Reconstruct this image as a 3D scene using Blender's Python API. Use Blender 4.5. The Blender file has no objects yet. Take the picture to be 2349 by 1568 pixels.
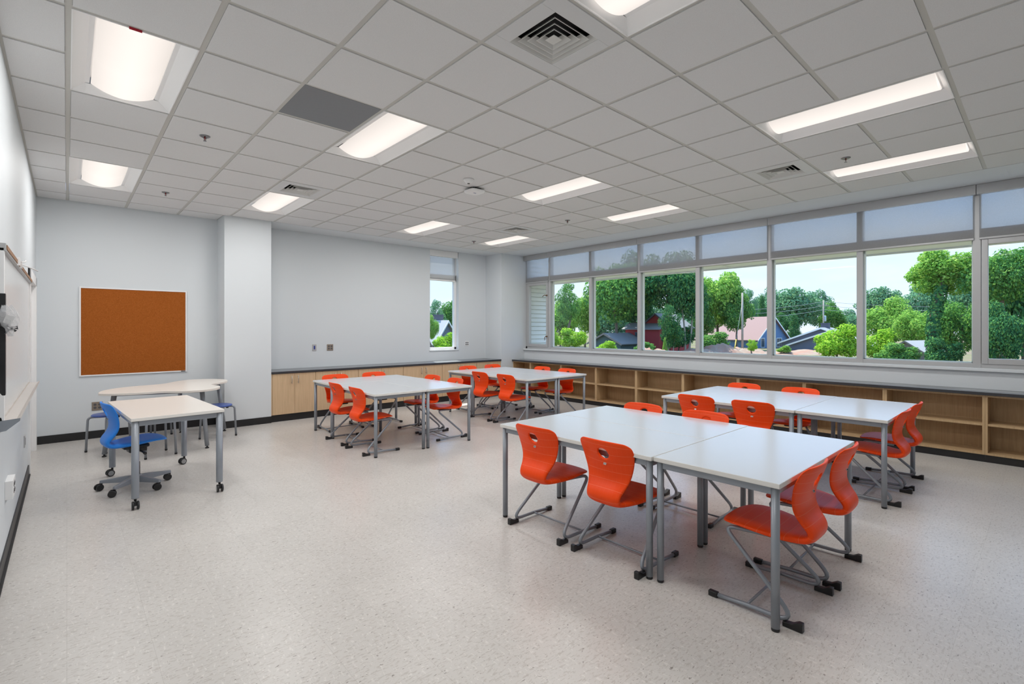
import bpy, bmesh, math, random
from mathutils import Vector, Matrix
random.seed(7)
sc = bpy.context.scene
COL = sc.collection
PI = math.pi
# ------------------------------------------------------------------ camera numbers
F, CX, CY, YAW, HC = 1121.2, 1174.5, 753.5, 0.7387, 1.505
CEIL = 3.216
FWD = Vector((math.sin(YAW), math.cos(YAW), 0)); RGT = Vector((math.cos(YAW), -math.sin(YAW), 0))
def at(px, py, depth):
    """world point seen at a pixel, at a real distance along the viewing axis (used for the far landscape)"""
    return Vector((0, 0, HC)) + depth * (FWD + RGT * ((px - CX) / F)) + Vector((0, 0, depth * (CY - py) / F))

# ------------------------------------------------------------------ materials
def mat(name, col, rough=.5, metal=0, spec=.5, emit=None, estr=0, coat=0):
    m = bpy.data.materials.new(name); m.use_nodes = True
    b = m.node_tree.nodes['Principled BSDF']
    b.inputs['Base Color'].default_value = (*col, 1); b.inputs['Roughness'].default_value = rough
    b.inputs['Metallic'].default_value = metal; b.inputs['Specular IOR Level'].default_value = spec
    b.inputs['Coat Weight'].default_value = coat
    if emit: b.inputs['Emission Color'].default_value = (*emit, 1); b.inputs['Emission Strength'].default_value = estr
    return m
class NT:
    def __init__(s, m): s.t = m.node_tree; s.b = s.t.nodes.get('Principled BSDF')
    def n(s, typ, **kw):
        x = s.t.nodes.new(typ)
        for k, v in kw.items():
            if k in ('inp',):
                for kk, vv in v.items(): x.inputs[kk].default_value = vv
            else: setattr(x, k, v)
        return x
    def l(s, a, b): s.t.links.new(a, b)
    def coords(s, kind='Object', scale=(1, 1, 1), rot=(0, 0, 0)):
        tc = s.n('ShaderNodeTexCoord'); mp = s.n('ShaderNodeMapping')
        mp.inputs['Scale'].default_value = scale; mp.inputs['Rotation'].default_value = rot
        s.l(tc.outputs[kind], mp.inputs[0]); return mp.outputs[0]
    def noise(s, vec, scale, detail=2, rough=.5):
        x = s.n('ShaderNodeTexNoise'); x.inputs['Scale'].default_value = scale; x.inputs['Detail'].default_value = detail; x.inputs['Roughness'].default_value = rough
        s.l(vec, x.inputs['Vector']); return x.outputs['Fac']
    def ramp(s, fac, stops, interp='LINEAR'):
        r = s.n('ShaderNodeValToRGB'); r.color_ramp.interpolation = interp
        e = r.color_ramp.elements
        while len(e) < len(stops): e.new(.5)
        for k, (p, c) in zip(e, stops): k.position = p; k.color = (*c, 1) if len(c) == 3 else c
        s.l(fac, r.inputs[0]); return r.outputs[0]
    def mix(s, fac, a, b, typ='MIX'):
        x = s.n('ShaderNodeMix', data_type='RGBA', blend_type=typ)
        for sock, v in ((x.inputs['Factor'], fac), (x.inputs['A'], a), (x.inputs['B'], b)):
            if hasattr(v, 'is_linked') or hasattr(v, 'links'): s.l(v, sock)
            elif isinstance(v, (int, float)): sock.default_value = v
            else: sock.default_value = (*v, 1)
        return x.outputs['Result']
    def math(s, op, a, b=None):
        x = s.n('ShaderNodeMath', operation=op)
        for i, v in enumerate((a, b)):
            if v is None: continue
            if isinstance(v, (int, float)): x.inputs[i].default_value = v
            else: s.l(v, x.inputs[i])
        return x.outputs[0]
    def bump(s, h, strength=.2, dist=.002):
        x = s.n('ShaderNodeBump'); x.inputs['Strength'].default_value = strength; x.inputs['Distance'].default_value = dist
        s.l(h, x.inputs['Height']); s.l(x.outputs[0], s.b.inputs['Normal'])

M = {}
M['wall'] = mat('wall_paint', (.655, .69, .715), .6, spec=.3)
t = NT(M['wall']); v = t.coords(); t.bump(t.noise(v, 260, 3), .06, .001)
M['soffit'] = mat('soffit_paint', (.70, .725, .745), .7, spec=.2)
# ceiling tile: fine mineral fibre fleck
M['tile'] = mat('ceiling_tile', (.8, .8, .8), .95, spec=.05)
t = NT(M['tile']); v = t.coords(); n1 = t.noise(v, 300, 3, .7); n2 = t.noise(v, 5, 2)
c = t.ramp(n1, [(.3, (.665, .665, .665)), (.62, (.755, .755, .755))]); t.l(c, t.b.inputs['Base Color']); t.bump(n1, .12, .001)
M['grid'] = mat('ceiling_grid', (.56, .55, .515), .5, spec=.3)
# floor: vinyl composition tile with flecks
M['floor'] = mat('vinyl_floor', (.6, .56, .52), .3, spec=.5)
t = NT(M['floor']); v = t.coords('Object')
def flecks(sx, sy, sc_, lo, hi, rot=0):
    mp = t.coords('Object', (sx, sy, 1), (0, 0, rot)); return t.ramp(t.noise(mp, sc_, 2.5, .6), [(lo, (0, 0, 0)), (hi, (1, 1, 1))])
f1 = flecks(1, 3.0, 26, .575, .61, .5); f2 = flecks(2.6, 1, 26, .60, .64, -.9); f3 = flecks(1, 2.6, 36, .59, .62, .7); f4 = flecks(1, 2.2, 34, .655, .68, .3)
base = t.ramp(t.noise(v, 2.5, 2), [(.3, (.585, .56, .53)), (.7, (.61, .585, .555))])
c = t.mix(t.math('MULTIPLY', f1, .55), base, (.44, .405, .37)); c = t.mix(t.math('MULTIPLY', f2, .5), c, (.76, .73, .69))
c = t.mix(t.math('MULTIPLY', f3, .5), c, (.46, .42, .385)); c = t.mix(t.math('MULTIPLY', f4, .85), c, (.23, .205, .185))
br = t.n('ShaderNodeTexBrick', offset=0); br.inputs['Scale'].default_value = 1; br.inputs['Brick Width'].default_value = .3048; br.inputs['Row Height'].default_value = .3048
br.inputs['Mortar Size'].default_value = .0009; br.inputs['Mortar Smooth'].default_value = .3; br.inputs['Bias'].default_value = 0
br.inputs['Color1'].default_value = (1, 1, 1, 1); br.inputs['Color2'].default_value = (.955, .955, .955, 1); br.inputs['Mortar'].default_value = (.80, .79, .78, 1)
t.l(v, br.inputs['Vector']); c = t.mix(1.0, c, br.outputs['Color'], 'MULTIPLY'); t.l(c, t.b.inputs['Base Color'])
t.bump(t.noise(v, 9, 1), .04, .002)
M['black_rubber'] = mat('black_rubber', (.012, .012, .013), .45)
M['black_plastic'] = mat('black_plastic', (.014, .014, .015), .4)
M['white_lam'] = mat('white_laminate', (.565, .59, .615), .2, spec=.5)  # blue cast stands in for sky reflected in the neutral tops
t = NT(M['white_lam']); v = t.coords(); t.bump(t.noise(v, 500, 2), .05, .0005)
M['cream_lam'] = mat('cream_laminate', (.78, .735, .68), .32, spec=.5)
M['edge'] = mat('table_edge_band', (.74, .725, .69), .4)
M['hubm'] = mat('grey_hub_cap', (.30, .31, .32), .4)
M['steel'] = mat('grey_powder_coated_steel', (.285, .31, .345), .34, metal=.35)
M['chrome'] = mat('brushed_nickel', (.55, .52, .48), .28, metal=1)
M['alu'] = mat('anodised_aluminium', (.46, .465, .47), .38, metal=.25)
M['alu_white'] = mat('white_aluminium', (.80, .80, .80), .4)
M['white_paint'] = mat('white_enamel', (.80, .80, .80), .4)
M['reflector'] = mat('white_reflector', (.90, .90, .90), .45)
M['white_plastic'] = mat('white_plastic', (.80, .80, .80), .35)
M['diff_panel'] = mat('diffuser_panel', (.66, .665, .67), .5)
M['diff_blade'] = mat('diffuser_blade', (.66, .655, .63), .4)
M['dark_void'] = mat('duct_dark', (.01, .01, .012), .8)
M['return_grey'] = mat('return_grille_grey', (.21, .22, .24), .5, metal=.2)
t = NT(M['return_grey']); v = t.coords('Object', (1, 1, 1)); ck = t.n('ShaderNodeTexChecker'); ck.inputs['Scale'].default_value = 160
ck.inputs['Color1'].default_value = (.19, .20, .215, 1); ck.inputs['Color2'].default_value = (.24, .25, .265, 1); t.l(v, ck.inputs[0]); t.l(ck.outputs[0], t.b.inputs['Base Color'])
def wood(name, a, b, dark):
    m = mat(name, a, .45, spec=.35); t = NT(m); v = t.coords('Object', (30, 30, 1.1)); n = t.noise(v, 2.2, 4, .65); v2 = t.coords('Object', (160, 160, 6)); n2 = t.noise(v2, 1.5, 2)
    c = t.ramp(n, [(.3, dark), (.5, a), (.72, b)]); c = t.mix(t.math('MULTIPLY', t.ramp(n2, [(.5, (0, 0, 0)), (.75, (1, 1, 1))]), .16), c, tuple(x * .6 for x in dark)); t.l(c, t.b.inputs['Base Color'])
    return m
M['maple'] = wood('maple_veneer', (.60, .43, .265), (.66, .48, .305), (.53, .375, .225))
M['maple_in'] = wood('maple_bookcase', (.50, .345, .19), (.56, .39, .22), (.44, .30, .165))
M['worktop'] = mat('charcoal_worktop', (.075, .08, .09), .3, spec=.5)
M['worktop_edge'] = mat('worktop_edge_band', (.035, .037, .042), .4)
t = NT(M['worktop']); v = t.coords(); c = t.ramp(t.noise(v, 220, 2), [(.35, (.15, .16, .175)), (.65, (.20, .21, .225))]); t.l(c, t.b.inputs['Base Color'])  # top lighter than its edge: grazing reflection put into the colour
M['cork'] = mat('cork', (.40, .13, .03), .9, spec=.1)
t = NT(M['cork']); v = t.coords(); c = t.ramp(t.noise(v, 130, 3, .7), [(.25, (.235, .065, .010)), (.5, (.325, .092, .016)), (.75, (.41, .13, .03))]); t.l(c, t.b.inputs['Base Color']); t.bump(t.noise(v, 200, 2), .2, .001)
def plastic(name, col, line):
    m = mat(name, col, .4, spec=.24); t = NT(m)
    uv = t.n('ShaderNodeUVMap', uv_map='UVMap'); sep = t.n('ShaderNodeSeparateXYZ'); t.l(uv.outputs[0], sep.inputs[0])
    def lines(o, per, w):
        f = t.math('FRACT', t.math('DIVIDE', o, per)); return t.math('LESS_THAN', t.math('ABSOLUTE', t.math('SUBTRACT', f, .5)), w)
    a = lines(sep.outputs[1], .062, .016); b = lines(sep.outputs[0], .031, .012); b = t.math('MULTIPLY', b, .35)
    fac = t.math('MULTIPLY', t.math('MAXIMUM', a, b), .22); c = t.mix(fac, col, line); t.l(c, t.b.inputs['Base Color'])
    v = t.coords('Object'); t.bump(t.noise(v, 420, 2), .16, .001); return m
M['orange'] = plastic('orange_shell_plastic', (.90, .066, .002), (1.0, .55, .36))
M['blue'] = plastic('blue_shell_plastic', (.03, .26, .86), (.10, .32, .88))
M['stool_blue'] = mat('blue_stool_plastic', (.05, .10, .36), .35)
M['wb'] = mat('whiteboard_enamel', (.70, .70, .695), .18, spec=.5)
M['tray'] = mat('satin_aluminium_tray', (.62, .58, .545), .35, metal=.35)
M['tray_end'] = mat('grey_tray_end', (.25, .275, .31), .5)
M['brown_cork'] = mat('map_rail_cork', (.30, .17, .10), .8)
M['plate_steel'] = mat('steel_wall_plate', (.36, .30, .24), .35, metal=.7)
M['socket_grey'] = mat('socket_grey', (.10, .10, .11), .5)
M['socket_blue'] = mat('blue_data_jack', (.01, .03, .25), .4)
M['brass'] = mat('bronze_latch', (.22, .13, .07), .4, metal=.6)
M['hinge_steel'] = mat('sprinkler_metal', (.25, .25, .26), .3, metal=.9)
M['red_glass'] = mat('sprinkler_bulb', (.25, .02, .02), .2)
# lamp lens: warm white diffuser
M['lens'] = mat('lamp_diffuser', (.12, .115, .11), .6, emit=(1.0, .915, .85), estr=.70)
t = NT(M['lens']); tc = t.n('ShaderNodeTexCoord'); sx = t.n('ShaderNodeSeparateXYZ'); t.l(tc.outputs['Object'], sx.inputs[0])
g = t.math('SUBTRACT', 1, t.math('POWER', t.math('MULTIPLY', t.math('ABSOLUTE', sx.outputs[0]), 5.2), 1.6)); t.l(t.math('ADD', t.math('MULTIPLY', g, .20), .60), t.b.inputs['Emission Strength'])
# glass: clear pane with a mirror-like skin
def glass(name, tint, refl):
    m = bpy.data.materials.new(name); m.use_nodes = True; t = NT(m); t.t.nodes.clear()
    o = t.n('ShaderNodeOutputMaterial'); tr = t.n('ShaderNodeBsdfTransparent'); gl = t.n('ShaderNodeBsdfGlossy'); mx = t.n('ShaderNodeMixShader'); fr = t.n('ShaderNodeFresnel')
    tr.inputs[0].default_value = (*tint, 1); gl.inputs['Roughness'].default_value = .01; fr.inputs['IOR'].default_value = 1.4
    k = t.math('MULTIPLY', fr.outputs[0], refl); t.l(k, mx.inputs[0]); t.l(tr.outputs[0], mx.inputs[1]); t.l(gl.outputs[0], mx.inputs[2]); t.l(mx.outputs[0], o.inputs[0]); return m
M['glass'] = glass('window_glass', (.94, .975, .97), .25)
def cloth(name, col, thr):
    m = bpy.data.materials.new(name); m.use_nodes = True; t = NT(m); t.t.nodes.clear()
    o = t.n('ShaderNodeOutputMaterial'); tr = t.n('ShaderNodeBsdfTransparent'); df = t.n('ShaderNodeBsdfDiffuse'); tl = t.n('ShaderNodeBsdfTranslucent'); a = t.n('ShaderNodeMixShader'); b = t.n('ShaderNodeMixShader')
    df.inputs[0].default_value = (*col, 1); tl.inputs[0].default_value = (*col, 1); tr.inputs[0].default_value = (1, 1, 1, 1)
    a.inputs[0].default_value = .25; t.l(df.outputs[0], a.inputs[1]); t.l(tl.outputs[0], a.inputs[2])
    v = t.coords('Object', (1, 1, 1)); n = t.noise(v, 400, 2); f = t.ramp(n, [(.3, (thr - .08,) * 3), (.7, (thr + .08,) * 3)])
    t.l(f, b.inputs[0]); t.l(a.outputs[0], b.inputs[1]); t.l(tr.outputs[0], b.inputs[2]); t.l(b.outputs[0], o.inputs[0]); return m
M['shade'] = cloth('solar_shade_cloth', (.44, .445, .455), .44)
M['bag'] = cloth('clear_plastic_bag', (.85, .86, .88), .55)
M['paper'] = mat('white_paper', (.8, .8, .8), .7)

# ------------------------------------------------------------------ mesh helpers
class MB:
    def __init__(s): s.bm = bmesh.new()
    def box(s, x0, x1, y0, y1, z0, z1, mi=0, mtx=None):
        vs = [s.bm.verts.new(p) for p in ((x0, y0, z0), (x1, y0, z0), (x1, y1, z0), (x0, y1, z0), (x0, y0, z1), (x1, y0, z1), (x1, y1, z1), (x0, y1, z1))]
        if mtx is not None:
            for q in vs: q.co = mtx @ q.co
        for f in ((3, 2, 1, 0), (4, 5, 6, 7), (0, 1, 5, 4), (1, 2, 6, 5), (2, 3, 7, 6), (3, 0, 4, 7)):
            s.bm.faces.new([vs[i] for i in f]).material_index = mi
        return s
    def poly(s, pts, mi=0):
        f = s.bm.faces.new([s.bm.verts.new(p) for p in pts]); f.material_index = mi; return s
    def prism(s, pts, ext, mi=0):
        """closed outline (3d points) pushed along ext"""
        e = Vector(ext); a = [s.bm.verts.new(p) for p in pts]; b = [s.bm.verts.new(Vector(p) + e) for p in pts]; n = len(pts)
        s.bm.faces.new(a[::-1]).material_index = mi; s.bm.faces.new(b).material_index = mi
        for i in range(n): s.bm.faces.new((a[i], a[(i + 1) % n], b[(i + 1) % n], b[i])).material_index = mi
        return s
    def tube(s, path, r, seg=10, cap=True, mi=0):
        path = [Vector(p) for p in path]; n = len(path); rs = r if isinstance(r, (list, tuple)) else [r] * n; rings = []; up = None
        for i, p in enumerate(path):
            d = (path[min(i + 1, n - 1)] - path[max(i - 1, 0)]).normalized()
            if up is None: up = Vector((0, 0, 1)) if abs(d.z) < .9 else Vector((1, 0, 0))
            x = d.cross(up).normalized(); up = x.cross(d).normalized()
            rings.append([s.bm.verts.new(p + (x * math.cos(a) + up * math.sin(a)) * rs[i]) for a in [2 * PI * k / seg for k in range(seg)]])
        for a, b in zip(rings, rings[1:]):
            for k in range(seg):
                f = s.bm.faces.new((a[k], a[(k + 1) % seg], b[(k + 1) % seg], b[k])); f.material_index = mi; f.smooth = True
        if cap: s.bm.faces.new(rings[0][::-1]).material_index = mi; s.bm.faces.new(rings[-1]).material_index = mi
        return s
    def lathe(s, prof, c=(0, 0, 0), seg=24, mi=0, axis='z', smooth=True):
        rings = []
        for r, h in prof:
            ring = []
            for k in range(seg):
                a = 2 * PI * k / seg; p = (r * math.cos(a), r * math.sin(a), h)
                if axis == 'x': p = (h, r * math.cos(a), r * math.sin(a))
                if axis == 'y': p = (r * math.cos(a), h, r * math.sin(a))
                ring.append(s.bm.verts.new((c[0] + p[0], c[1] + p[1], c[2] + p[2])))
            rings.append(ring)
        for a, b in zip(rings, rings[1:]):
            for k in range(seg):
                f = s.bm.faces.new((a[k], a[(k + 1) % seg], b[(k + 1) % seg], b[k])); f.material_index = mi; f.smooth = smooth
        s.bm.faces.new(rings[0][::-1]).material_index = mi; s.bm.faces.new(rings[-1]).material_index = mi
        return s
    def build(s, name, m, parent=None, bevel=0, loc=None, seg=2):
        bmesh.ops.recalc_face_normals(s.bm, faces=s.bm.faces)
        me = bpy.data.meshes.new(name); s.bm.to_mesh(me); s.bm.free()
        for q in (m if isinstance(m, (list, tuple)) else [m]): me.materials.append(q)
        o = bpy.data.objects.new(name, me); COL.objects.link(o)
        if parent: o.parent = parent
        if loc: o.location = loc
        if bevel:
            b = o.modifiers.new('bevel', 'BEVEL'); b.width = bevel; b.segments = seg; b.limit_method = 'ANGLE'; b.angle_limit = math.radians(40); b.harden_normals = False
            for p in me.polygons: p.use_smooth = True
            try:
                w = o.modifiers.new('wn', 'WEIGHTED_NORMAL'); w.keep_sharp = True
            except Exception: pass
        return o
def fillet(pts, rad, n=6):
    pts = [Vector(p) for p in pts]; out = [pts[0]]
    for i in range(1, len(pts) - 1):
        r = rad[i] if isinstance(rad, (list, tuple)) else rad
        a, b, c = pts[i - 1], pts[i], pts[i + 1]; u = (a - b).normalized(); w = (c - b).normalized(); ang = u.angle(w)
        if r <= 0 or ang > 3.1: out.append(b); continue
        d = min(r / math.tan(ang / 2), (a - b).length * .48, (c - b).length * .48)
        p0, p1 = b + u * d, b + w * d
        for k in range(n + 1):
            q = k / n; out.append(p0 * (1 - q) ** 2 + b * 2 * q * (1 - q) + p1 * q * q)
    out.append(pts[-1]); return out
def catmull(pts, n, closed=False):
    pts = [Vector(p) for p in pts]; N = len(pts); out = []
    rng = range(N if closed else N - 1)
    for i in rng:
        g = (lambda k: pts[k % N]) if closed else (lambda k: pts[max(0, min(N - 1, k))])
        p0, p1, p2, p3 = g(i - 1), g(i), g(i + 1), g(i + 2)
        for k in range(n):
            t_ = k / n; out.append(.5 * ((2 * p1) + (p2 - p0) * t_ + (2 * p0 - 5 * p1 + 4 * p2 - p3) * t_ ** 2 + (3 * p1 - p0 - 3 * p2 + p3) * t_ ** 3))
    if not closed: out.append(pts[-1])
    return out
def tag(o, label=None, cat=None, group=None, kind=None):
    if label: o['label'] = label
    if cat: o['category'] = cat
    if group: o['group'] = group
    if kind: o['kind'] = kind
    return o
def thing(name, label, cat, loc=(0, 0, 0), rz=0, group=None):
    o = bpy.data.objects.new(name, None); COL.objects.link(o); o.location = loc; o.rotation_euler = (0, 0, rz); o.empty_display_size = .1
    return tag(o, label, cat, group)
KIDS = {}
def copy_tree(o, parent=None):
    c = o.copy(); COL.objects.link(c)
    if parent: c.parent = parent
    for ch in [x for x in list(COL.objects) if x.parent == o]: copy_tree(ch, c)
    return c
def struct(mb, name, m, bevel=0): return tag(mb.build(name, m, None, bevel), kind='structure')

# ------------------------------------------------------------------ room shell
XL, XR = -.296, 8.02          # left wall face, window wall face
YF1, YF2, YCOL = 8.83, 8.93, 8.366
YN = -2.59                    # wall behind the camera
XSOF = 7.293                  # edge of tile field
struct(MB().box(XL - .2, XR + .2, YN - .1, YF2 + .15, -.12, 0), 'floor', M['floor'])
# left wall with a door opening
D0, D1, DT = 7.12, 8.46, 2.08
w = MB(); w.box(XL - .15, XL, YN - .1, D0, 0, CEIL + .1); w.box(XL - .15, XL, D1, YF1 + .12, 0, CEIL + .1); w.box(XL - .15, XL, D0, D1, DT, CEIL + .1)
struct(w, 'wall_left', M['wall'])
w = MB(); w.box(XL - .15, 1.755, YF1, YF1 + .12, 0, CEIL + .1); w.box(1.755, 2.415, YCOL, YF2 + .12, 0, CEIL + .1)
WX0, WX1, WZ0, WZ1 = 5.755, 6.505, 1.035, CEIL + .02
w.box(2.415, WX0, YF2, YF2 + .2, 0, CEIL + .1); w.box(WX1, XR + .2, YF2, YF2 + .2, 0, CEIL + .1); w.box(WX0, WX1, YF2, YF2 + .2, 0, WZ0)
w.box(WX0, WX1, YF2, YF2 + .2, WZ1, CEIL + .1)
w.box(XSOF, XR + .05, YCOL, YF2, 0, CEIL + .1)
struct(w, 'wall_far', M['wall'])
SILL = 1.012
w = MB(); w.box(XR, XR + .2, YN - .1, YCOL, 0, SILL); w.box(XR, XR + .2, YN - .1, YCOL, CEIL, CEIL + .1); w.box(XR, XR + .2, YN - .1, -1.9, SILL, CEIL)
struct(w, 'wall_right', M['wall'])
struct(MB().box(XL - .15, XR + .2, YN - .12, YN, 0, CEIL + .1), 'wall_near', M['wall'])
# gypsum bulkhead strips around the tile field
w = MB(); w.box(XSOF, XR + .1, YN, YCOL, CEIL, CEIL + .08); w.box(2.415, XR, YCOL, YF2 + .02, CEIL, CEIL + .08)
struct(w, 'trim_1', M['soffit'])
T = .6096; GX0, GY0 = .0063, 4.7256
def gx(i): return GX0 + T * i
def gy(j): return GY0 + T * j
LIGHTS = [(i, j) for i in (0, 3, 7, 10) for j in (-7, -2, 3)]
VENTS = [(3, -5), (3, 2), (9, -5), (9, 2)]
RETURN = (2, -2)
openc = set(VENTS) | {RETURN}
for i, j in LIGHTS: openc |= {(i, j), (i, j + 1)}
cl = MB(); ZT = CEIL; ZG = CEIL + .006; hw = .0155
for i in range(-1, 12):
    for j in range(-13, 8):
        x0, x1, y0, y1 = gx(i), gx(i + 1), gy(j), gy(j + 1)
        x0 = max(x0, XL); x1 = min(x1, XSOF); y0 = max(y0, YN); ymax = YF1 if i < 3 else YCOL; y1 = min(y1, ymax)
        if x1 - x0 < .03 or y1 - y0 < .03: continue
        if y0 >= YCOL - .02 and x0 >= 1.75: continue
        if y0 >= YCOL - .02 and x1 > 1.755: x1 = 1.755
        skip_lo = (i, j) in openc and (i, j - 1) in openc and (i, j - 1) not in VENTS and (i, j) not in VENTS and any((i, j) == (a, b + 1) for a, b in LIGHTS)
        skip_hi = any((i, j) == (a, b) for a, b in LIGHTS)
        for (a0, a1, b0, b1, sk) in ((x0, x0 + hw, y0, y1, 0), (x1 - hw, x1, y0, y1, 0), (x0 + hw, x1 - hw, y0, y0 + hw, skip_lo), (x0 + hw, x1 - hw, y1 - hw, y1, skip_hi)):
            if not sk: cl.box(a0, a1, b0, b1, ZG, ZG + .03, 1)
        if (i, j) in openc: continue
        g = hw + .001
        cl.box(x0 + g, x1 - g, y0 + g, y1 - g, ZT, ZT + .03, 0)
cl.box(XL - .1, XSOF, YN, YF2, CEIL + .26, CEIL + .3, 0)     # slab above the grid
struct(cl, 'ceiling', [M['tile'], M['grid']])
# baseboards
struct(MB().box(XL, XL + .008, YN, D0 - .06, 0, .105).box(XL, XL + .02, YN, D0 - .06, 0, .012), 'baseboard_left', M['black_rubber'])
struct(MB().box(XL + .01, 1.755, YF1 - .008, YF1, 0, .105).box(1.75, 2.415, YCOL - .008, YCOL, 0, .105).box(1.747, 1.755, YCOL - .008, YF1, 0, .105), 'baseboard_far', M['black_rubber'])
# door in the left wall
d = tag(MB().box(XL - .07, XL - .025, D0 + .05, D1 - .05, .006, DT - .05).build('door_1', M['white_paint']), kind='structure')
fr = MB()
for y0, y1 in ((D0 - .055, D0 + .05), (D1 - .05, D1 + .055)): fr.box(XL - .12, XL + .018, y0, y1, 0, DT + .055)
fr.box(XL - .12, XL + .018, D0 - .055, D1 + .055, DT - .05, DT + .055)
fr.build('door_frame', M['white_paint'], d, .003)

# ------------------------------------------------------------------ window wall (ribbon window, 1.17 m bays)
MY = [.58 + 1.17 * k for k in range(-2, 7)]    # mullion centres
XF0, XF1 = 8.065, 8.165; XG = 8.12
WB, WT = SILL + .024, CEIL + .05
TRZ0, TRZ1 = 2.572, 2.70
YW0, YW1 = -1.9, YCOL
wn = tag(bpy.data.objects.new('window_1', None), kind='structure'); COL.objects.link(wn)
f = MB()
f.box(XF0, XF1, YW0, YW1, WB, WB + .055); f.box(XF0, XF1, YW0, YW1, TRZ0, TRZ1); f.box(XF0, XF1, YW0, YW1, CEIL - .06, WT)
f.box(XF0, XF1, YW1 - .05, YW1, WB, WT); f.box(XF0, XF1, YW0, YW0 + .05, WB, WT)
for y in MY: f.box(XF0 - .004, XF1, y - .036, y + .036, WB, WT)
f.build('window_frame', M['alu'], wn, .003)
# glazing stops give each pane a thin white lip
edges = [YW0 + .05] + MY + [YW1 - .05]
bays = []
for k in range(len(edges) - 1):
    a = edges[k] + (.036 if k > 0 else 0); b = edges[k + 1] - (.036 if k < len(edges) - 2 else 0); bays.append((a, b))
CASE = {len(bays) - 1, 2}       # casements: the bay by the corner column and the one at the camera end
for k, (a, b) in enumerate(bays):
    if b < -1.3: continue
    if k in CASE:
        s = MB(); x0, x1 = XF0 - .012, XF1 - .03
        s.box(x0, x1, a + .004, a + .062, WB + .05, TRZ0 - .004); s.box(x0, x1, b - .062, b - .004, WB + .05, TRZ0 - .004)
        s.box(x0, x1, a + .062, b - .062, WB + .05, WB + .115); s.box(x0, x1, a + .062, b - .062, TRZ0 - .066, TRZ0 - .004)
        so = s.build('casement_sash', M['alu'], wn, .004)
        MB().box(XG - .003, XG + .003, a + .055, b - .055, WB + .11, TRZ0 - .06).build('pane', M['glass'], so)
        yh, sg = (a + .035, 1)
        for zh, down in ((2.26, False), (1.20 if k == 2 else 1.33, True)):
            h = MB(); h.box(x0 - .014, x0, yh - .022, yh + .022, zh - .014, zh + .014); h.lathe([(.011, -.035), (.011, 0)], (x0, yh, zh), 10, axis='x')
            if down: h.tube([(x0 - .03, yh, zh), (x0 - .045, yh + .02, zh - .02), (x0 - .045, yh + .025, zh - .09)], [.008, .009, .006], 8)
            else: h.tube([(x0 - .03, yh, zh), (x0 - .045, yh + .035, zh + .006), (x0 - .045, yh + .10, zh - .03)], [.008, .009, .006], 8)
            h.build('latch_handle', M['brass'], so)
    else:
        st = MB()
        for y0, y1 in ((a, a + .014), (b - .014, b)): st.box(XG + .004, XF1 + .02, y0, y1, WB + .055, TRZ0)
        st.box(XG + .004, XF1 + .02, a, b, WB + .055, WB + .066)
        st.build('glazing_stop', M['alu_white'], wn)
        MB().box(XG - .003, XG + .003, a, b, WB + .05, TRZ0 + .005).build('pane', M['glass'], wn)
    MB().box(XG - .003, XG + .003, a, b, TRZ1 - .005, CEIL - .055).build('pane', M['glass'], wn)
s = MB(); s.box(7.975, XF0 + .01, YW0 - .1, YW1, SILL - .012, SILL + .026)
struct(s, 'trim_2', M['wall'], .006)
# window in the far wall
wn2 = tag(bpy.data.objects.new('window_2', None), kind='structure'); COL.objects.link(wn2)
f = MB(); ya, yb = YF2 + .09, YF2 + .17
f.box(WX0, WX0 + .05, ya, yb, WZ0, WZ1); f.box(WX1 - .05, WX1, ya, yb, WZ0, WZ1); f.box(WX0, WX1, ya, yb, WZ0, WZ0 + .06); f.box(WX0, WX1, ya, yb, TRZ0 - .01, TRZ1); f.box(WX0, WX1, ya, yb, CEIL - .05, WZ1)
f.build('window_frame', M['alu_white'], wn2, .003)
MB().box(WX0 + .045, WX1 - .045, ya + .04, ya + .046, WZ0 + .055, TRZ0 - .005).build('pane', M['glass'], wn2)
MB().box(WX0 + .045, WX1 - .045, ya + .04, ya + .046, TRZ1 - .005, CEIL - .045).build('pane', M['glass'], wn2)
MB().box(WX0 - .02, WX1 + .006, YF2 - .015, YF2 + .10, WZ0 - .018, WZ0 + .012).build('window_sill', M['wall'], wn2, .004)

# roller shades: fascia box, cloth, hem bar
HB0, HB1 = 3.10, CEIL - .002
def shade(y0, y1, label, wires=True):
    r = thing('roller_shade', label, 'window shade', (7.98, (y0 + y1) / 2, HB0), 0, 'roller shades over the wide window'); h = (y1 - y0) / 2
    MB().box(0, .055, -h + .002, h - .002, 0, HB1 - HB0).build('fascia', M['alu'], r, .003)
    g = .022; zb = 2.566 - HB0
    MB().box(.062, .0635, -h + g, h - g, zb + .015, .06).build('shade_cloth', M['shade'], r)
    MB().box(.056, .070, -h + g, h - g, zb, zb + .026).build('hem_bar', M['alu'], r, .005)
    return r
MYd = {k: y for k, y in enumerate(MY)}     # MY[2]=.58 ... MY[8]=7.60
shade(MY[8], YCOL, 'short roller shade over the casement beside the corner column')
shade(MY[6], MY[8], 'roller shade beside the short shade, over the two panes next to the corner casement')
shade(MY[4], MY[6], 'roller shade over the pair of panes showing the pole with the yellow guy sleeve')
shade(MY[2], MY[4], 'roller shade over the panes showing the grey shed and the ivy trunk')
shade(MY[0], MY[2], 'roller shade over the casement with bronze latches at the photo edge')
r = thing('roller_shade', 'narrow roller shade in the small window of the far wall', 'window shade', ((WX0 + WX1) / 2, YF2 + .012, HB0), 0); h = (WX1 - WX0) / 2
MB().box(-h + .003, h - .012, -.005, .05, -.02, HB1 - HB0).build('fascia', M['alu_white'], r, .003)
MB().box(-h + .01, h - .05, .03, .0315, 2.566 - HB0, .05).build('shade_cloth', M['shade'], r)
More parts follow.
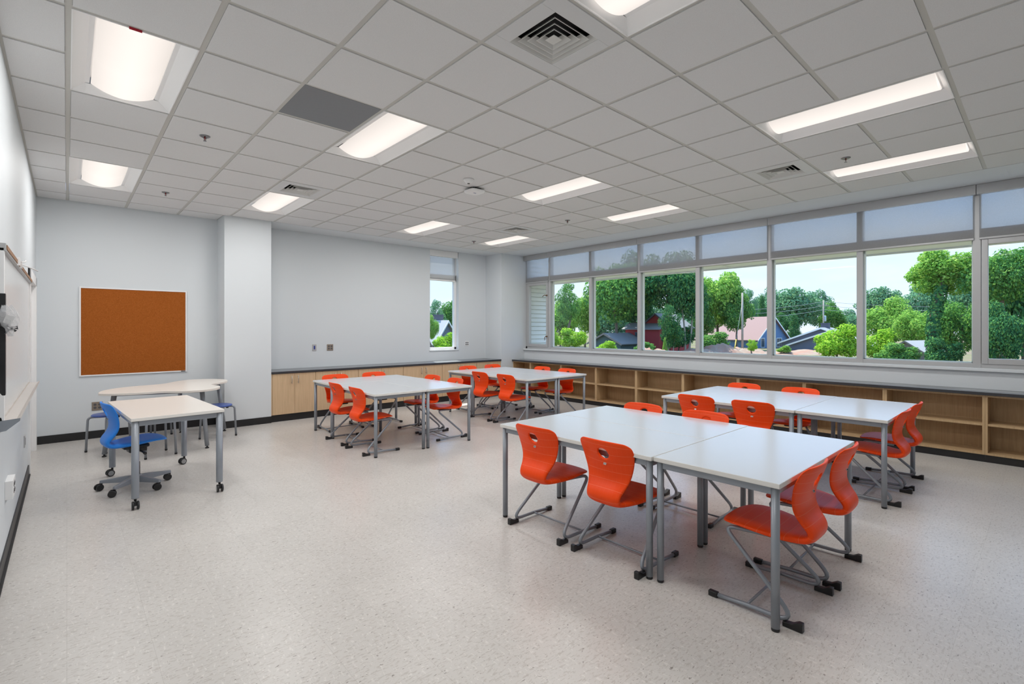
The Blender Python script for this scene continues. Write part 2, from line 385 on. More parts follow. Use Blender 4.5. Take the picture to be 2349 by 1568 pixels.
MB().box(-h + .01, h - .05, .024, .038, 2.556 - HB0, 2.584 - HB0).build('hem_bar', M['alu_white'], r, .005)

# ------------------------------------------------------------------ ceiling fixtures
def make_troffer():
    r = thing('ceiling_light', '', 'ceiling light', (0, 0, 0), 0, 'recessed ceiling lights'); W, L = T / 2 - .014, T - .014
    lw, ll, zu = .185, T - .07, .055
    hs = MB()
    for sx in (-1, 1):
        hs.poly([(sx * W, -L, 0), (sx * W, L, 0), (sx * (lw + .03), L - .045, zu), (sx * (lw + .03), -L + .045, zu)])
        hs.poly([(sx * (lw + .03), -L + .045, zu), (sx * (lw + .03), L - .045, zu), (sx * (lw + .005), L - .045, zu + .004), (sx * (lw + .005), -L + .045, zu + .004)])
        hs.poly([(sx * (lw + .005), -L + .045, zu + .004), (sx * (lw + .005), L - .045, zu + .004), (sx * (lw + .005), L - .045, zu + .05), (sx * (lw + .005), -L + .045, zu + .05)])
    for sy in (-1, 1):
        hs.poly([(-W, sy * L, 0), (W, sy * L, 0), (lw + .03, sy * (L - .045), zu), (-lw - .03, sy * (L - .045), zu)])
    hs.box(-lw - .03, lw + .03, -L + .04, L - .04, zu + .05, zu + .06)
    hs.box(-W - .002, W + .002, -L - .002, -L + .004, -.004, .004); hs.box(-W - .002, W + .002, L - .004, L + .002, -.004, .004); hs.box(-W - .002, -W + .004, -L, L, -.004, .004); hs.box(W - .004, W + .002, -L, L, -.004, .004)
    hs.build('housing', M['reflector'], r)
    le = MB(); n = 20; rows = []
    for y in (-ll, ll):
        rows.append([le.bm.verts.new((-lw + 2 * lw * k / n, y, zu - .057 * (1 - (2 * k / n - 1) ** 2))) for k in range(n + 1)])
    for k in range(n): le.bm.faces.new((rows[0][k], rows[0][k + 1], rows[1][k + 1], rows[1][k])).smooth = True
    for q in rows: le.bm.faces.new(q)
    le.build('lens', M['lens'], r)
    return r
TL = ['front troffer by the left wall, above the photo edge', 'big ceiling troffer nearest the whiteboard wall, with a red mark on its edge', 'small looking troffer near the cork board wall, in the row along the whiteboard wall',
      'troffer touching the big square vent at the top of the photo', 'troffer beside the dark grey return grille', 'troffer just past the vent in front of the wall column',
      'long troffer crossing the ceiling beyond the square window vent, toward the photo edge', 'troffer behind the wireless access point, toward the windows', 'troffer above the far cabinets, third in its row from the big front one',
      'troffer in the row along the window bulkhead, closest to the photo edge', 'middle troffer of the row along the window bulkhead', 'last troffer of the window row, by the far corner']
proto = make_troffer()
LW = 9.0
for k, (i, j) in enumerate(LIGHTS):
    o = proto if k == 0 else copy_tree(proto)
    o.location = (gx(i) + T / 2, gy(j + 1), CEIL + .003); o['label'] = TL[k]
    ld = bpy.data.lights.new('troffer_lamp', 'AREA'); ld.shape = 'RECTANGLE'; ld.size = .36; ld.size_y = 1.08; ld.energy = LW; ld.color = (1.0, .985, .97)
    lo = bpy.data.objects.new('troffer_lamp', ld); COL.objects.link(lo); lo.parent = o; lo.location = (0, 0, -.008)
# small red sticker on the big troffer's near edge
MB().box(-.03, .03, -.003, .0, -.012, .002).build('red_mark', mat('red_tape', (.5, .02, .04), .5), [o for o in COL.objects if o.get('label') == TL[1]][0], loc=(-.02, -T + .012, 0))

def make_vent():
    r = thing('ceiling_vent', '', 'air vent', (0, 0, 0), 0, 'square ceiling vents'); W = T / 2 - .012; a = .186
    p = MB()
    for q in ((-W, W, -W, -a), (-W, W, a, W), (-W, -a, -a, a), (a, W, -a, a)): p.box(*q, -.003, .012)
    p.build('panel', M['diff_panel'], r, .002)
    d_ = MB(); d_.box(-a - .01, a + .01, -a - .01, a + .01, .10, .12)
    for q in ((-a - .01, a + .01, -a - .01, -a), (-a - .01, a + .01, a, a + .01), (-a - .01, -a, -a, a), (a, a + .01, -a, a)): d_.box(*q, .012, .10)
    d_.build('duct', M['dark_void'], r)
    def ring(lo_, hi_, z0, z1, th=.004):
        b = MB(); c = [(-1, -1), (1, -1), (1, 1), (-1, 1)]
        for k in range(4):
            (x0, y0), (x1, y1) = c[k], c[(k + 1) % 4]
            b.poly([(x0 * lo_, y0 * lo_, z0), (x1 * lo_, y1 * lo_, z0), (x1 * hi_, y1 * hi_, z1), (x0 * hi_, y0 * hi_, z1)])
            b.poly([(x0 * lo_, y0 * lo_, z0), (x1 * lo_, y1 * lo_, z0), (x1 * (lo_ - th), y1 * (lo_ - th), z0), (x0 * (lo_ - th), y0 * (lo_ - th), z0)])
            b.poly([(x0 * (lo_ - th), y0 * (lo_ - th), z0), (x1 * (lo_ - th), y1 * (lo_ - th), z0), (x1 * (hi_ - th), y1 * (hi_ - th), z1), (x0 * (hi_ - th), y0 * (hi_ - th), z1)])
        return b
    ring(a, a - .028, 0, .03).build('blade', M['diff_blade'], r)
    for q in (.150, .112, .075): ring(q, q - .030, .0, .034).build('blade', M['diff_blade'], r)
    c = MB(); c.box(-.036, .036, -.036, .036, .0, .004); c.build('centre_cone', M['diff_blade'], r, .002)
    return r
VL = ['big square ceiling vent at the top of the photo beside a troffer', 'square ceiling vent in front of the troffer by the wall column', 'square ceiling vent near the windows, between a long troffer and the window bulkhead', 'square ceiling vent near the narrow far window']
vp = make_vent()
for k, (i, j) in enumerate(VENTS):
    o = vp if k == 0 else copy_tree(vp); o.location = (gx(i + .5), gy(j + .5), CEIL + .003); o['label'] = VL[k]
r = thing('return_grille', 'dark grey flat return air grille replacing one ceiling tile', 'air vent', (gx(RETURN[0] + .5), gy(RETURN[1] + .5), CEIL + .002))
MB().box(-T / 2 + .013, T / 2 - .013, -T / 2 + .013, T / 2 - .013, .002, .012).build('grille_face', M['return_grey'], r)
def make_sprinkler():
    r = thing('ceiling_sprinkler', '', 'sprinkler', (0, 0, 0), 0, 'ceiling fire sprinklers')
    MB().lathe([(.042, .003), (.041, -.004), (.030, -.010), (.016, -.004)]).build('escutcheon', M['hinge_steel'], r)
    MB().lathe([(.006, 0), (.006, -.022), (.003, -.026), (.003, -.042)], seg=10).build('stem', M['red_glass'], r)
    d_ = MB(); d_.lathe([(.014, -.042), (.014, -.044)], seg=12); d_.tube([(.010, 0, -.01), (.009, 0, -.025), (.004, 0, -.042)], .002, 6); d_.tube([(-.010, 0, -.01), (-.009, 0, -.025), (-.004, 0, -.042)], .002, 6); d_.build('deflector', M['hinge_steel'], r)
    return r
sp = make_sprinkler()
SL = ['fire sprinkler in the tile between the two troffers along the whiteboard wall', 'fire sprinkler in front of the cork board wall', 'fire sprinkler between the access point and the wide window, past the middle troffer', 'fire sprinkler beside the long window troffer and square vent', 'fire sprinkler next to the last troffer of the window row']
for k, (x, y) in enumerate(((.907, 5.051), (.917, 7.468), (5.847, 5.117), (5.773, 1.37), (5.89, 7.577))):
    o = sp if k == 0 else copy_tree(sp); o.location = (x, y, CEIL - .001); o['label'] = SL[k]
r = thing('smoke_detector', 'small white domed sensor on the ceiling above the access point', 'sensor', (3.404, 4.476, CEIL))
MB().lathe([(.06, 0), (.062, -.012), (.035, -.045), (.030, -.048)]).build('dome', M['white_plastic'], r)
MB().lathe([(.016, -.047), (.014, -.052)], seg=16).build('sensor_eye', M['black_plastic'], r)
r = thing('access_point', 'white rounded square wireless access point hanging under the ceiling grid', 'access point', (3.69, 4.735, CEIL), .0)
MB().box(-.06, .06, -.06, .06, -.022, .007).build('mount', M['black_plastic'], r, .004)
b = MB(); n = 40
def rsq(R, z, e=4): return [(R * math.copysign(abs(math.cos(a)) ** (2 / e), math.cos(a)), R * math.copysign(abs(math.sin(a)) ** (2 / e), math.sin(a)), z) for a in [2 * PI * k / n for k in range(n)]]
rings = [[b.bm.verts.new(p) for p in rsq(R, z)] for R, z in ((.10, -.022), (.108, -.026), (.108, -.036), (.098, -.050), (.07, -.056), (.045, -.057))]
for a_, c_ in zip(rings, rings[1:]):
    for k in range(n): b.bm.faces.new((a_[k], a_[(k + 1) % n], c_[(k + 1) % n], c_[k])).smooth = True
b.bm.faces.new(rings[0]); b.bm.faces.new(rings[-1]); b.build('body', M['white_plastic'], r)
MB().box(-.018, .018, -.006, .006, -.0585, -.056).build('status_light', mat('status_blue', (.05, .09, .3), .4), r, loc=(-.01, -.02, 0))

# ------------------------------------------------------------------ far wall cabinets and worktop
CABX = [2.415, 3.125, 3.885, 4.80, 5.70, 6.595, 7.29]
CABL = ['maple cabinet beside the wall column', 'second maple cabinet from the wall column', 'third maple cabinet from the wall column', 'maple cabinet under the wall outlets and narrow window side, fourth from the column', 'maple cabinet under the narrow window, second from the corner', 'last maple cabinet against the corner column']
CT = .812
for k in range(6):
    x0, x1 = CABX[k], CABX[k + 1]; r = thing('base_cabinet', CABL[k] + ', two doors', 'cabinet', ((x0 + x1) / 2, YCOL, 0), 0, 'maple base cabinets'); W = (x1 - x0) / 2 - .001
    b = MB(); b.box(-W, W, .032, .55, .112, CT - .036); b.build('body', M['maple'], r)
    MB().box(-W, W, .035, .06, 0, .112).build('toe_kick', M['black_rubber'], r)
    fl = .022 if k == 0 else 0
    if k == 0: MB().box(-W, -W + fl, .018, .032, .112, CT - .038).build('filler_strip', M['maple'], r)
    for sx in (-1, 1):
        a0, a1 = ((-W + fl + .002, fl / 2 - .0015) if sx < 0 else (fl / 2 + .0015, W - .002))
        dr = MB().box(a0, a1, .013, .031, .114, CT - .040).build('door', M['maple'], r, .0015)
        xh = fl / 2 + sx * .052
        hb = MB(); hb.tube([(xh, -.016, .605), (xh, -.016, .735)], .0055, 8); hb.tube([(xh, .013, .625), (xh, -.016, .625)], .0045, 6); hb.tube([(xh, .013, .715), (xh, -.016, .715)], .0045, 6)
        hb.build('handle', M['chrome'], dr)
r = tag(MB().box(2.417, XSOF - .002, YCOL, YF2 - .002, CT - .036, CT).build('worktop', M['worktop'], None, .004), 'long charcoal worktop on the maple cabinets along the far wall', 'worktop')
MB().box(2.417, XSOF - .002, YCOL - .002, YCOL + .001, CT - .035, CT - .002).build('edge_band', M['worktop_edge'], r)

# bookcases under the wide window
XB0 = 7.655; BT = .757
uy = [8.372, 7.80] + [7.80 - .9145 * k for k in range(1, 10)]
BL = ['short open bookcase at the corner column end', 'open bookcase second from the corner column', 'open bookcase third from the corner column', 'open bookcase fourth from the corner column', 'open bookcase fifth from the corner column', 'open bookcase sixth from the corner column, behind the cluster by the windows',
      'open bookcase seventh from the corner column', 'open bookcase behind the two chairs at the near end of the window cluster', 'open bookcase just past those chairs, toward the photo edge', 'open bookcase cut by the photo edge']
for k in range(10):
    y1, y0 = uy[k], uy[k + 1]
    r = thing('bookcase', BL[k] + ', one shelf', 'bookcase', (XB0, (y0 + y1) / 2, 0), 0, 'open maple bookcases under the window'); h = (y1 - y0) / 2 - .0005; dp = XR - XB0 - .004
    for sy in (-1, 1): MB().box(0, dp, min(sy * h, sy * (h - .022)), max(sy * h, sy * (h - .022)), .083, BT).build('side_panel', M['maple_in'], r, .001)
    i = h - .022
    MB().box(.0, dp, -i, i, BT - .022, BT).build('top_panel', M['maple_in'], r)
    MB().box(.0, dp, -i, i, .083, .105).build('bottom_panel', M['maple_in'], r)
    MB().box(dp - .008, dp, -i, i, .105, BT - .022).build('back_panel', M['maple_in'], r)
    MB().box(.006, dp - .008, -i, i, .408, .432).build('shelf', M['maple_in'], r, .001)
    MB().box(.012, .03, -h, h, 0, .083).build('toe_kick', M['black_rubber'], r)
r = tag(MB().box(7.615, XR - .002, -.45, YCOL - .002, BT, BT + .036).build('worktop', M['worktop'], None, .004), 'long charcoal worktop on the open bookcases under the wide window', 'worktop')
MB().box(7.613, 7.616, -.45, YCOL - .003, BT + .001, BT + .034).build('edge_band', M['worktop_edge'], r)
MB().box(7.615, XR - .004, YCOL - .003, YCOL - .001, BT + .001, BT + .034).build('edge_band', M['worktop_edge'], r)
for nm in ():
    pass

# ------------------------------------------------------------------ chairs
def shell_mesh(name):
    ctl = [(0, -.262, .797), (0, -.248, .750), (0, -.227, .700), (0, -.204, .650), (0, -.187, .600), (0, -.184, .552), (0, -.202, .505), (0, -.228, .468), (0, -.240, .436), (0, -.229, .412), (0, -.195, .397), (0, -.13, .395), (0, -.05, .402), (0, .04, .413), (0, .12, .421), (0, .175, .422), (0, .212, .410)]
    P = catmull(ctl, 6); L = [0]
    for a, b in zip(P, P[1:]): L.append(L[-1] + (b - a).length)
    tot = L[-1]; NR = 58; NC = 26
    def samp(s):
        for k in range(len(L) - 1):
            if L[k + 1] >= s: q = (s - L[k]) / (L[k + 1] - L[k]); return P[k].lerp(P[k + 1], q)
        return P[-1]
    S = [tot * k / NR for k in range(NR + 1)]; C = [samp(s) for s in S]
    wk = [(0, .203), (.06, .209), (.11, .207), (.16, .197), (.21, .181), (.26, .162), (.31, .144), (.36, .130), (.41, .123), (.45, .128), (.49, .146), (.54, .172), (.60, .194), (.67, .205), (.76, .203), (tot, .192)]
    def lerp(tab, s):
        f_ = lambda x: next((va + (vb - va) * (x - a) / (b - a) for (a, va), (b, vb) in zip(tab, tab[1:]) if x <= b), tab[-1][1])
        return sum(f_(max(0, min(tot, s + d))) for d in (-.03, -.015, 0, .015, .03)) / 5
    th = [(0, .013), (.12, .018), (.26, .030), (.36, .044), (.45, .048), (.58, .044), (.74, .032), (tot, .018)]
    hole_c, hole_r = .093, .041
    def hw(s):
        w_ = lerp(wk, s); r = .045
        if s < r: d = r - s; w_ -= r - math.sqrt(max(0, r * r - d * d))
        rf = .10
        if tot - s < rf: d = rf - (tot - s); w_ -= .75 * (rf - math.sqrt(max(0, rf * rf - d * d)))
        return w_
    curve = [(0, .040), (.12, .036), (.22, .020), (.30, .008), (.40, .006), (.50, .012), (.6, .010), (.75, .004), (tot, -.012)]
    bm = bmesh.new(); uvl = bm.loops.layers.uv.new('UVMap'); G = []; base = {}
    for k in range(NR + 1):
        s = S[k]; tan = (C[min(k + 1, NR)] - C[max(k - 1, 0)]).normalized(); nrm = Vector((0, -tan.z, tan.y)); nrm = -nrm if nrm.dot(Vector((0, 1, 0))) < 0 and s < .3 else nrm
        nrm = Vector((0, -tan.z, tan.y))          # points to the sitter's side
        row = []
        for c in range(NC + 1):
            u = -1 + 2 * c / NC; w_ = hw(s); x = u * w_; ss = s
            p = C[k] + nrm * (lerp(curve, s) * (abs(x) / .2) ** 2.0) + Vector((x, 0, 0))
            if s < .12: p = p + Vector((0, 0, -.018 * (abs(x) / .2) ** 2 * (1 - s / .12)))
            row.append((p, nrm, x, s))
        G.append(row)
    # snap the grid round the handle hole
    def inside(x, s): return (x / hole_r) ** 2 + ((s - hole_c) / hole_r) ** 2 < 1
    keep = {}
    for k in range(NR):
        for c in range(NC):
            xm = sum(G[k + a][c + b][2] for a in (0, 1) for b in (0, 1)) / 4; sm = (S[k] + S[k + 1]) / 2
            if not inside(xm, sm): keep[(k, c)] = 1
    used = {}
    for (k, c) in keep:
        for a in (0, 1):
            for b in (0, 1): used.setdefault((k + a, c + b), 0); used[(k + a, c + b)] += 1
    def point(k, c):
        p, nrm, x, s = G[k][c]
        n4 = used[(k, c)]
        if 0 < k < NR and 0 < c < NC and n4 < 4 and abs(s - hole_c) < .06 and abs(x) < .06:
            ang = math.atan2(s - hole_c, x); x2, s2 = hole_r * math.cos(ang), hole_c + hole_r * math.sin(ang)
            q = samp(s2); p = q + nrm * (lerp(curve, s2) * (abs(x2) / .2) ** 2) + Vector((x2, 0, 0)); x, s = x2, s2
        return p, nrm, x, s
    top, bot = {}, {}; info = {}
    for key in used:
        p, nrm, x, s = point(*key); h = lerp(th, s) / 2
        e = 1 - .55 * (abs(x) / max(hw(s), .01)) ** 5
        vt = bm.verts.new(p + nrm * h * e); vb = bm.verts.new(p - nrm * h * e); top[key] = vt; bot[key] = vb; info[vt] = (x, s); info[vb] = (x, s)
    for (k, c) in keep:
        q = [(k, c), (k, c + 1), (k + 1, c + 1), (k + 1, c)]
        bm.faces.new([top[i] for i in q]); bm.faces.new([bot[i] for i in q[::-1]])
    cnt = {}
    for (k, c) in keep:
        q = [(k, c), (k, c + 1), (k + 1, c + 1), (k + 1, c)]
        for i in range(4):
            e = (q[i], q[(i + 1) % 4]); kk = tuple(sorted(e)); cnt.setdefault(kk, []).append(e)
    for kk, l in cnt.items():
        if len(l) == 1: a, b = l[0]; bm.faces.new((top[b], top[a], bot[a], bot[b]))
    for f_ in bm.faces:
        f_.smooth = True
        for lp in f_.loops: lp[uvl].uv = info[lp.vert]
    bmesh.ops.recalc_face_normals(bm, faces=bm.faces)
    me = bpy.data.meshes.new(name); bm.to_mesh(me); bm.free(); return me
SHELL = shell_mesh('seat_shell')
SHELL_B = SHELL.copy(); SHELL.materials.append(M['orange']); SHELL_B.materials.append(M['blue'])
def add_shell(r, me, dz=0):
    o = bpy.data.objects.new('seat_shell', me); COL.objects.link(o); o.parent = r; o.location = (0, 0, dz)
    s = o.modifiers.new('sub', 'SUBSURF'); s.levels = 1; s.render_levels = 1
    b = MB(); b.box(-.011, .011, -.0015, .0015, -.007, .007)
    bo = b.build('badge', M['chrome'], o, .0012); bo.location = (0, -.2165, .640); bo.rotation_euler = (math.radians(-25), 0, 0)
    # the two letters stamped on the badge
    k = MB()
    for x0, z0, x1, z1 in ((-.007, .004, -.004, -.004), (-.004, -.004, -.001, .004), (.007, .004, .002, .004), (.002, .004, .002, 0), (.002, 0, .007, 0), (.007, 0, .007, -.004), (.007, -.004, .002, -.004)):
        k.tube([(-x0, -.002, z0), (-x1, -.002, z1)], .0008, 5)
    k.build('badge_mark', M['black_plastic'], o, loc=(0, -.2165, .640)).rotation_euler = (math.radians(-25), 0, 0)
    return o
def make_chair():
    r = thing('classroom_chair', '', 'chair', (0, 0, 0), 0, 'orange sled base chairs')
    add_shell(r, SHELL)
    for s in (-1, 1):
        path = fillet([(s * .085, -.06, .372), (s * .14, .05, .386), (s * .186, .185, .392), (s * .248, -.222, .028), (s * .25, .03, .027), (s * .25, .215, .014)], [0, .05, .035, .05, .3, 0], 7)
        fo = MB().tube(path, .0118, 12).build('leg_frame', M['steel'], r)
        h = MB()
        h.prism([(s * .25 - .0165, -.243, 0), (s * .25 - .0165, -.15, 0), (s * .25 - .0165, -.15, .024), (s * .25 - .0165, -.195, .028), (s * .25 - .0165, -.222, .045), (s * .25 - .0165, -.243, .045)], (.033, 0, 0))
        h.build('heel_glide', M['black_plastic'], fo, .004)
        MB().box(s * .25 - .015, s * .25 + .015, .185, .238, 0, .031).build('toe_cap', M['black_plastic'], fo, .006)
    MB().tube([(-.25, .03, .027), (.25, .03, .027)], .0072, 8).build('crossbar', M['steel'], r)
    MB().box(-.09, .09, -.09, .06, .362, .382).build('seat_bracket', M['black_plastic'], r, .006)
    return r
CH0 = make_chair(); used_first = []
def chair(x, y, face, label):
    o = CH0 if not used_first else copy_tree(CH0); used_first.append(1)
    o.location = (x, y, 0); o.rotation_euler = (0, 0, math.radians(face)); o['label'] = label
E_, W_, N_, S_ = -90, 90, 0, 180     # seat front towards +X, -X, +Y, -Y
A = 'front cluster'; 
chair(2.757, 2.545, E_ + 1, 'orange chair at the long whiteboard side of the front tables, nearer the cabinets')
chair(2.768, 1.917, E_, 'orange chair at the long whiteboard side of the front tables, beside the double table legs')
chair(3.815, 2.585, W_, 'orange chair behind the front tables, only its back top showing, nearer the cabinets')
chair(3.815, 1.975, W_, 'orange chair behind the front tables, only its back top showing, farther from the cabinets')
chair(2.945, 1.060, N_, 'orange chair at the outer end of the front tables, with the biggest seat in view')
chair(3.538, 1.050, N_ + 1, 'orange chair at the end of the front tables, behind the one with the biggest seat')
chair(5.215, 2.560, E_, 'orange chair on the room side of the window cluster, closer to the cabinets')
chair(5.215, 1.972, E_, 'orange chair on the room side of the window cluster, farther from the cabinets')
chair(6.290, 2.665, W_, 'orange chair between the window cluster and bookcases, closer to the cabinets')
chair(6.290, 2.005, W_, 'orange chair between the window cluster and bookcases, farther from the cabinets')
chair(5.443, 1.078, N_, 'orange chair at the near end of the window cluster, by the corner table leg')
chair(6.063, 1.080, N_, 'orange chair at the near end of the window cluster, against the bookcases')
chair(2.838, 6.352, E_, 'orange chair on the whiteboard side of the cabinet cluster, closer to the cabinets')
chair(2.820, 5.685, E_ - 1, 'orange chair on the whiteboard side of the cabinet cluster, at its front corner')
chair(3.925, 6.350, W_, 'orange chair on the window side of the cabinet cluster, closer to the cabinets')
chair(3.905, 5.740, W_ - 4, 'orange chair on the window side of the cabinet cluster, farther from the cabinets')
chair(3.075, 7.235, S_, 'orange chair between the cabinet cluster and cabinets, nearer the wall column')
chair(3.725, 7.230, S_ + 2, 'orange chair between the cabinet cluster and cabinets, farther from the wall column')
chair(5.278, 6.365, E_, 'orange chair on the room side of the corner cluster, closer to the cabinets')
chair(5.278, 5.720, E_, 'orange chair on the room side of the corner cluster, at its front')
chair(6.375, 6.390, W_, 'orange chair on the window side of the corner cluster, closer to the corner')
chair(6.372, 5.775, W_, 'orange chair on the window side of the corner cluster, at its front')
chair(5.650, 7.240, S_, 'orange chair between the corner cluster and cabinets, nearer the wall column')
chair(6.262, 7.240, S_, 'orange chair between the corner cluster and cabinets, nearer the corner column')

# ------------------------------------------------------------------ tables
TLn, TS, TH = 1.371, .698, .742
def make_table():
    r = thing('classroom_table', '', 'table', (0, 0, 0), 0, 'grey legged rectangular classroom tables'); a, b = TLn / 2, TS / 2
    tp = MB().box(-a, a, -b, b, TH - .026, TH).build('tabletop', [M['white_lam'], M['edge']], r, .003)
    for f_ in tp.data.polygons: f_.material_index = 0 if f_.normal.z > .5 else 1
    ap = MB(); i = .03
    ap.box(-a + i, a - i, -b + .022, -b + .042, TH - .066, TH - .026); ap.box(-a + i, a - i, b - .042, b - .022, TH - .066, TH - .026); ap.box(-a + .022, -a + .042, -b + i, b - i, TH - .066, TH - .026); ap.box(a - .042, a - .022, -b + i, b - i, TH - .066, TH - .026)
    ap.build('apron', M['steel'], r, .002)
    for sx in (-1, 1):
        for sy in (-1, 1):
            x, y = sx * (a - .030), sy * (b - .030)
            lg = MB().lathe([(.0205, .016), (.0205, TH - .026)], (x, y, 0), 20).build('leg', M['steel'], r)
            MB().lathe([(.018, 0), (.0195, .004), (.0195, .018)], (x, y, 0), 16).build('foot', M['black_rubber'], lg)
    return r
TB0 = make_table(); tfirst = []
def table(gx0, gy0_, rot, u, v, turn, label):
    o = TB0 if not tfirst else copy_tree(TB0); tfirst.append(1)
    o.location = (gx0 + u * math.cos(rot) - v * math.sin(rot), gy0_ + u * math.sin(rot) + v * math.cos(rot), 0); o.rotation_euler = (0, 0, rot + (PI / 2 if turn else 0)); o['label'] = label
GR = {'front': (2.583, .888, 0, True), 'cabinet': (2.649, 5.258, -.02, False), 'corner': (5.11, 5.262, .0, False), 'window': (5.034, .898, .004, True)}
desc = {'front': 'front cluster, the largest in view', 'cabinet': 'cluster before the cabinets, by the column', 'corner': 'cluster in the far corner', 'window': 'cluster alongside the bookcases'}
for g, (x, y, rot, near) in GR.items():
    o1 = TS / 2 + .0025
    ev = TS / 2 if near else TLn + .005 + TS / 2; lv = (TS + .005 + TLn / 2) if near else TLn / 2
    table(x, y, rot, TLn / 2, ev, False, 'white table crosswise at the %s end of the %s' % ('outer' if near else 'far', desc[g]))
    table(x, y, rot, TLn / 2 - o1, lv, True, 'white table on the whiteboard side of the %s' % desc[g])
    table(x, y, rot, TLn / 2 + o1, lv, True, 'white table on the window side of the %s' % desc[g])

# twin wheel caster used by desk and chair
def caster(parent, x, y, ang, wheel_r=.03, w=.05, ztop=.09, mono=False):
    c, s = math.cos(ang), math.sin(ang); off = .018
    mt = Matrix.Translation((x - c * off, y - s * off, 0)) @ Matrix.Rotation(ang, 4, 'Z')
    h = MB(); h.box(-.012, .026, -.007, .007, wheel_r - .004, wheel_r * 2 + .004); h.lathe([(.010, wheel_r * 2), (.010, ztop)], (off, 0, 0), 10)
    for sy in (-1, 1): h.lathe([(wheel_r * .86, sy * .009), (wheel_r, sy * .012), (wheel_r, sy * (w / 2 - .003)), (wheel_r * .86, sy * w / 2)], (0, 0, wheel_r), 20, axis='y')
    for v_ in h.bm.verts: v_.co = mt @ v_.co
    o = h.build('caster', M['black_plastic'], parent)
    if not mono:
        for sy in (-1, 1):
            d_ = MB().lathe([(wheel_r * .72, sy * w / 2), (wheel_r * .70, sy * (w / 2 + .0015))], (0, 0, wheel_r), 20, axis='y')
            for v_ in d_.bm.verts: v_.co = mt @ v_.co
            d_.build('hub_cap', M['hubm'], o)
    return o
# teacher desk
r = thing('teacher_desk', 'rolling desk with cream top and grey legs on casters, blue swivel chair pushed under it', 'desk', (.695, 5.817, 0), .060)
a, b, H = .6925 / 2, 1.385 / 2, .760
tp = MB().box(-a, a, -b, b, H - .027, H).build('desktop', [M['cream_lam'], M['edge']], r, .003)
for f_ in tp.data.polygons: f_.material_index = 0 if f_.normal.z > .5 else 1
ap = MB(); ap.box(-a + .03, a - .03, -b + .022, -b + .042, H - .072, H - .027); ap.box(-a + .03, a - .03, b - .042, b - .022, H - .072, H - .027); ap.box(-a + .022, -a + .042, -b + .03, b - .03, H - .072, H - .027); ap.box(a - .042, a - .022, -b + .03, b - .03, H - .072, H - .027)
ap.build('apron', M['steel'], r, .002)
for sx, sy, an in ((-1, -1, 1.5), (1, -1, 1.5), (1, 1, .3), (-1, 1, .2)):
    x, y = sx * (a - .034), sy * (b - .034)
    lg = MB().lathe([(.0265, .088), (.0275, .094), (.0275, H - .027)], (x, y, 0), 22).build('leg', M['steel'], r)
    caster(r, x, y, an, .034, .052, .09)
# blue swivel chair
r = thing('swivel_chair', 'bright blue swivel chair on a grey five-star base at the rolling desk', 'chair', (.492, 5.845, 0), math.radians(-82))
add_shell(r, SHELL_B, .035)
MB().box(-.10, .10, -.12, .08, .385, .418).box(-.06, .06, -.07, .07, .34, .39).build('tilt_mechanism', M['black_plastic'], r, .012)
MB().tube([(.03, .0, .36), (.12, .01, .355), (.17, .02, .35)], .008, 8).tube([(.16, .02, .35), (.19, .022, .345)], .013, 8).build('height_lever', M['black_plastic'], r)
MB().lathe([(.026, .06), (.026, .24), (.014, .241), (.014, .36)], seg=18).build('gas_lift', M['black_plastic'], r)
for k in range(5):
    an = math.radians(14.5 + 72 * k + 82); c_, s_ = math.cos(an), math.sin(an)
    arm = MB(); pr = [(.0, .03, .055, .115), (.10, .026, .060, .112), (.20, .021, .064, .100), (.285, .015, .066, .092)]; rings = []
    for d_, w_, z0, z1 in pr:
        rings.append([arm.bm.verts.new((c_ * d_ - s_ * q, s_ * d_ + c_ * q, z)) for q, z in ((-w_, z0), (w_, z0), (w_ * .7, z1), (-w_ * .7, z1))])
    for p_, q_ in zip(rings, rings[1:]):
        for i in range(4): arm.bm.faces.new((p_[i], p_[(i + 1) % 4], q_[(i + 1) % 4], q_[i]))
    arm.bm.faces.new(rings[0]); arm.bm.faces.new(rings[-1])
    ao = arm.build('base_arm', M['steel'], r, .004)
    caster(ao, c_ * .275, s_ * .275, math.radians(82 + (12, -20, 25, -8, 15)[k]), .031, .050, .07, True)
MB().lathe([(.042, .05), (.045, .07), (.040, .118), (.030, .122)], seg=20).build('base_hub', M['steel'], r)

# wavy kidney table
KP = [(.267, 7.40), (.315, 7.66), (.44, 7.86), (.635, 7.99), (.83, 8.03), (.985, 8.10), (1.12, 8.30), (1.30, 8.465), (1.47, 8.45), (1.61, 8.355), (1.715, 8.19), (1.722, 8.02), (1.675, 7.87), (1.58, 7.76), (1.485, 7.67), (1.43, 7.56), (1.442, 7.43), (1.475, 7.33), (1.46, 7.19), (1.40, 7.06), (1.275, 6.965), (1.13, 6.95), (1.035, 6.97), (.955, 7.025), (.876, 7.10), (.79, 7.14), (.66, 7.14), (.53, 7.165), (.40, 7.23), (.305, 7.31)]
kc = Vector((1.0, 7.65, 0)); KH = .760
r = thing('activity_table', 'cream wavy clover shaped activity table with splayed grey legs below the cork board', 'table', kc)
out = [p - kc for p in catmull([(x, y, 0) for x, y in KP], 4, True)]
MB().prism([(p.x, p.y, KH - .026) for p in out], (0, 0, .026)).build('tabletop', M['cream_lam'], r, .003)
for (x, y) in ((.324, 7.471), (1.308, 7.148), (1.717, 8.176), (1.224, 8.479)):
    p = Vector((x, y, 0)) - kc; q = p * .86; q.z = KH - .03
    lg = MB().tube([Vector((p.x, p.y, .03)), q], [.024, .027], 18).build('leg', M['steel'], r)
    MB().lathe([(.022, 0), (.022, .012), (.010, .016), (.010, .034)], (p.x, p.y, 0), 16).build('levelling_foot', M['black_rubber'], lg)
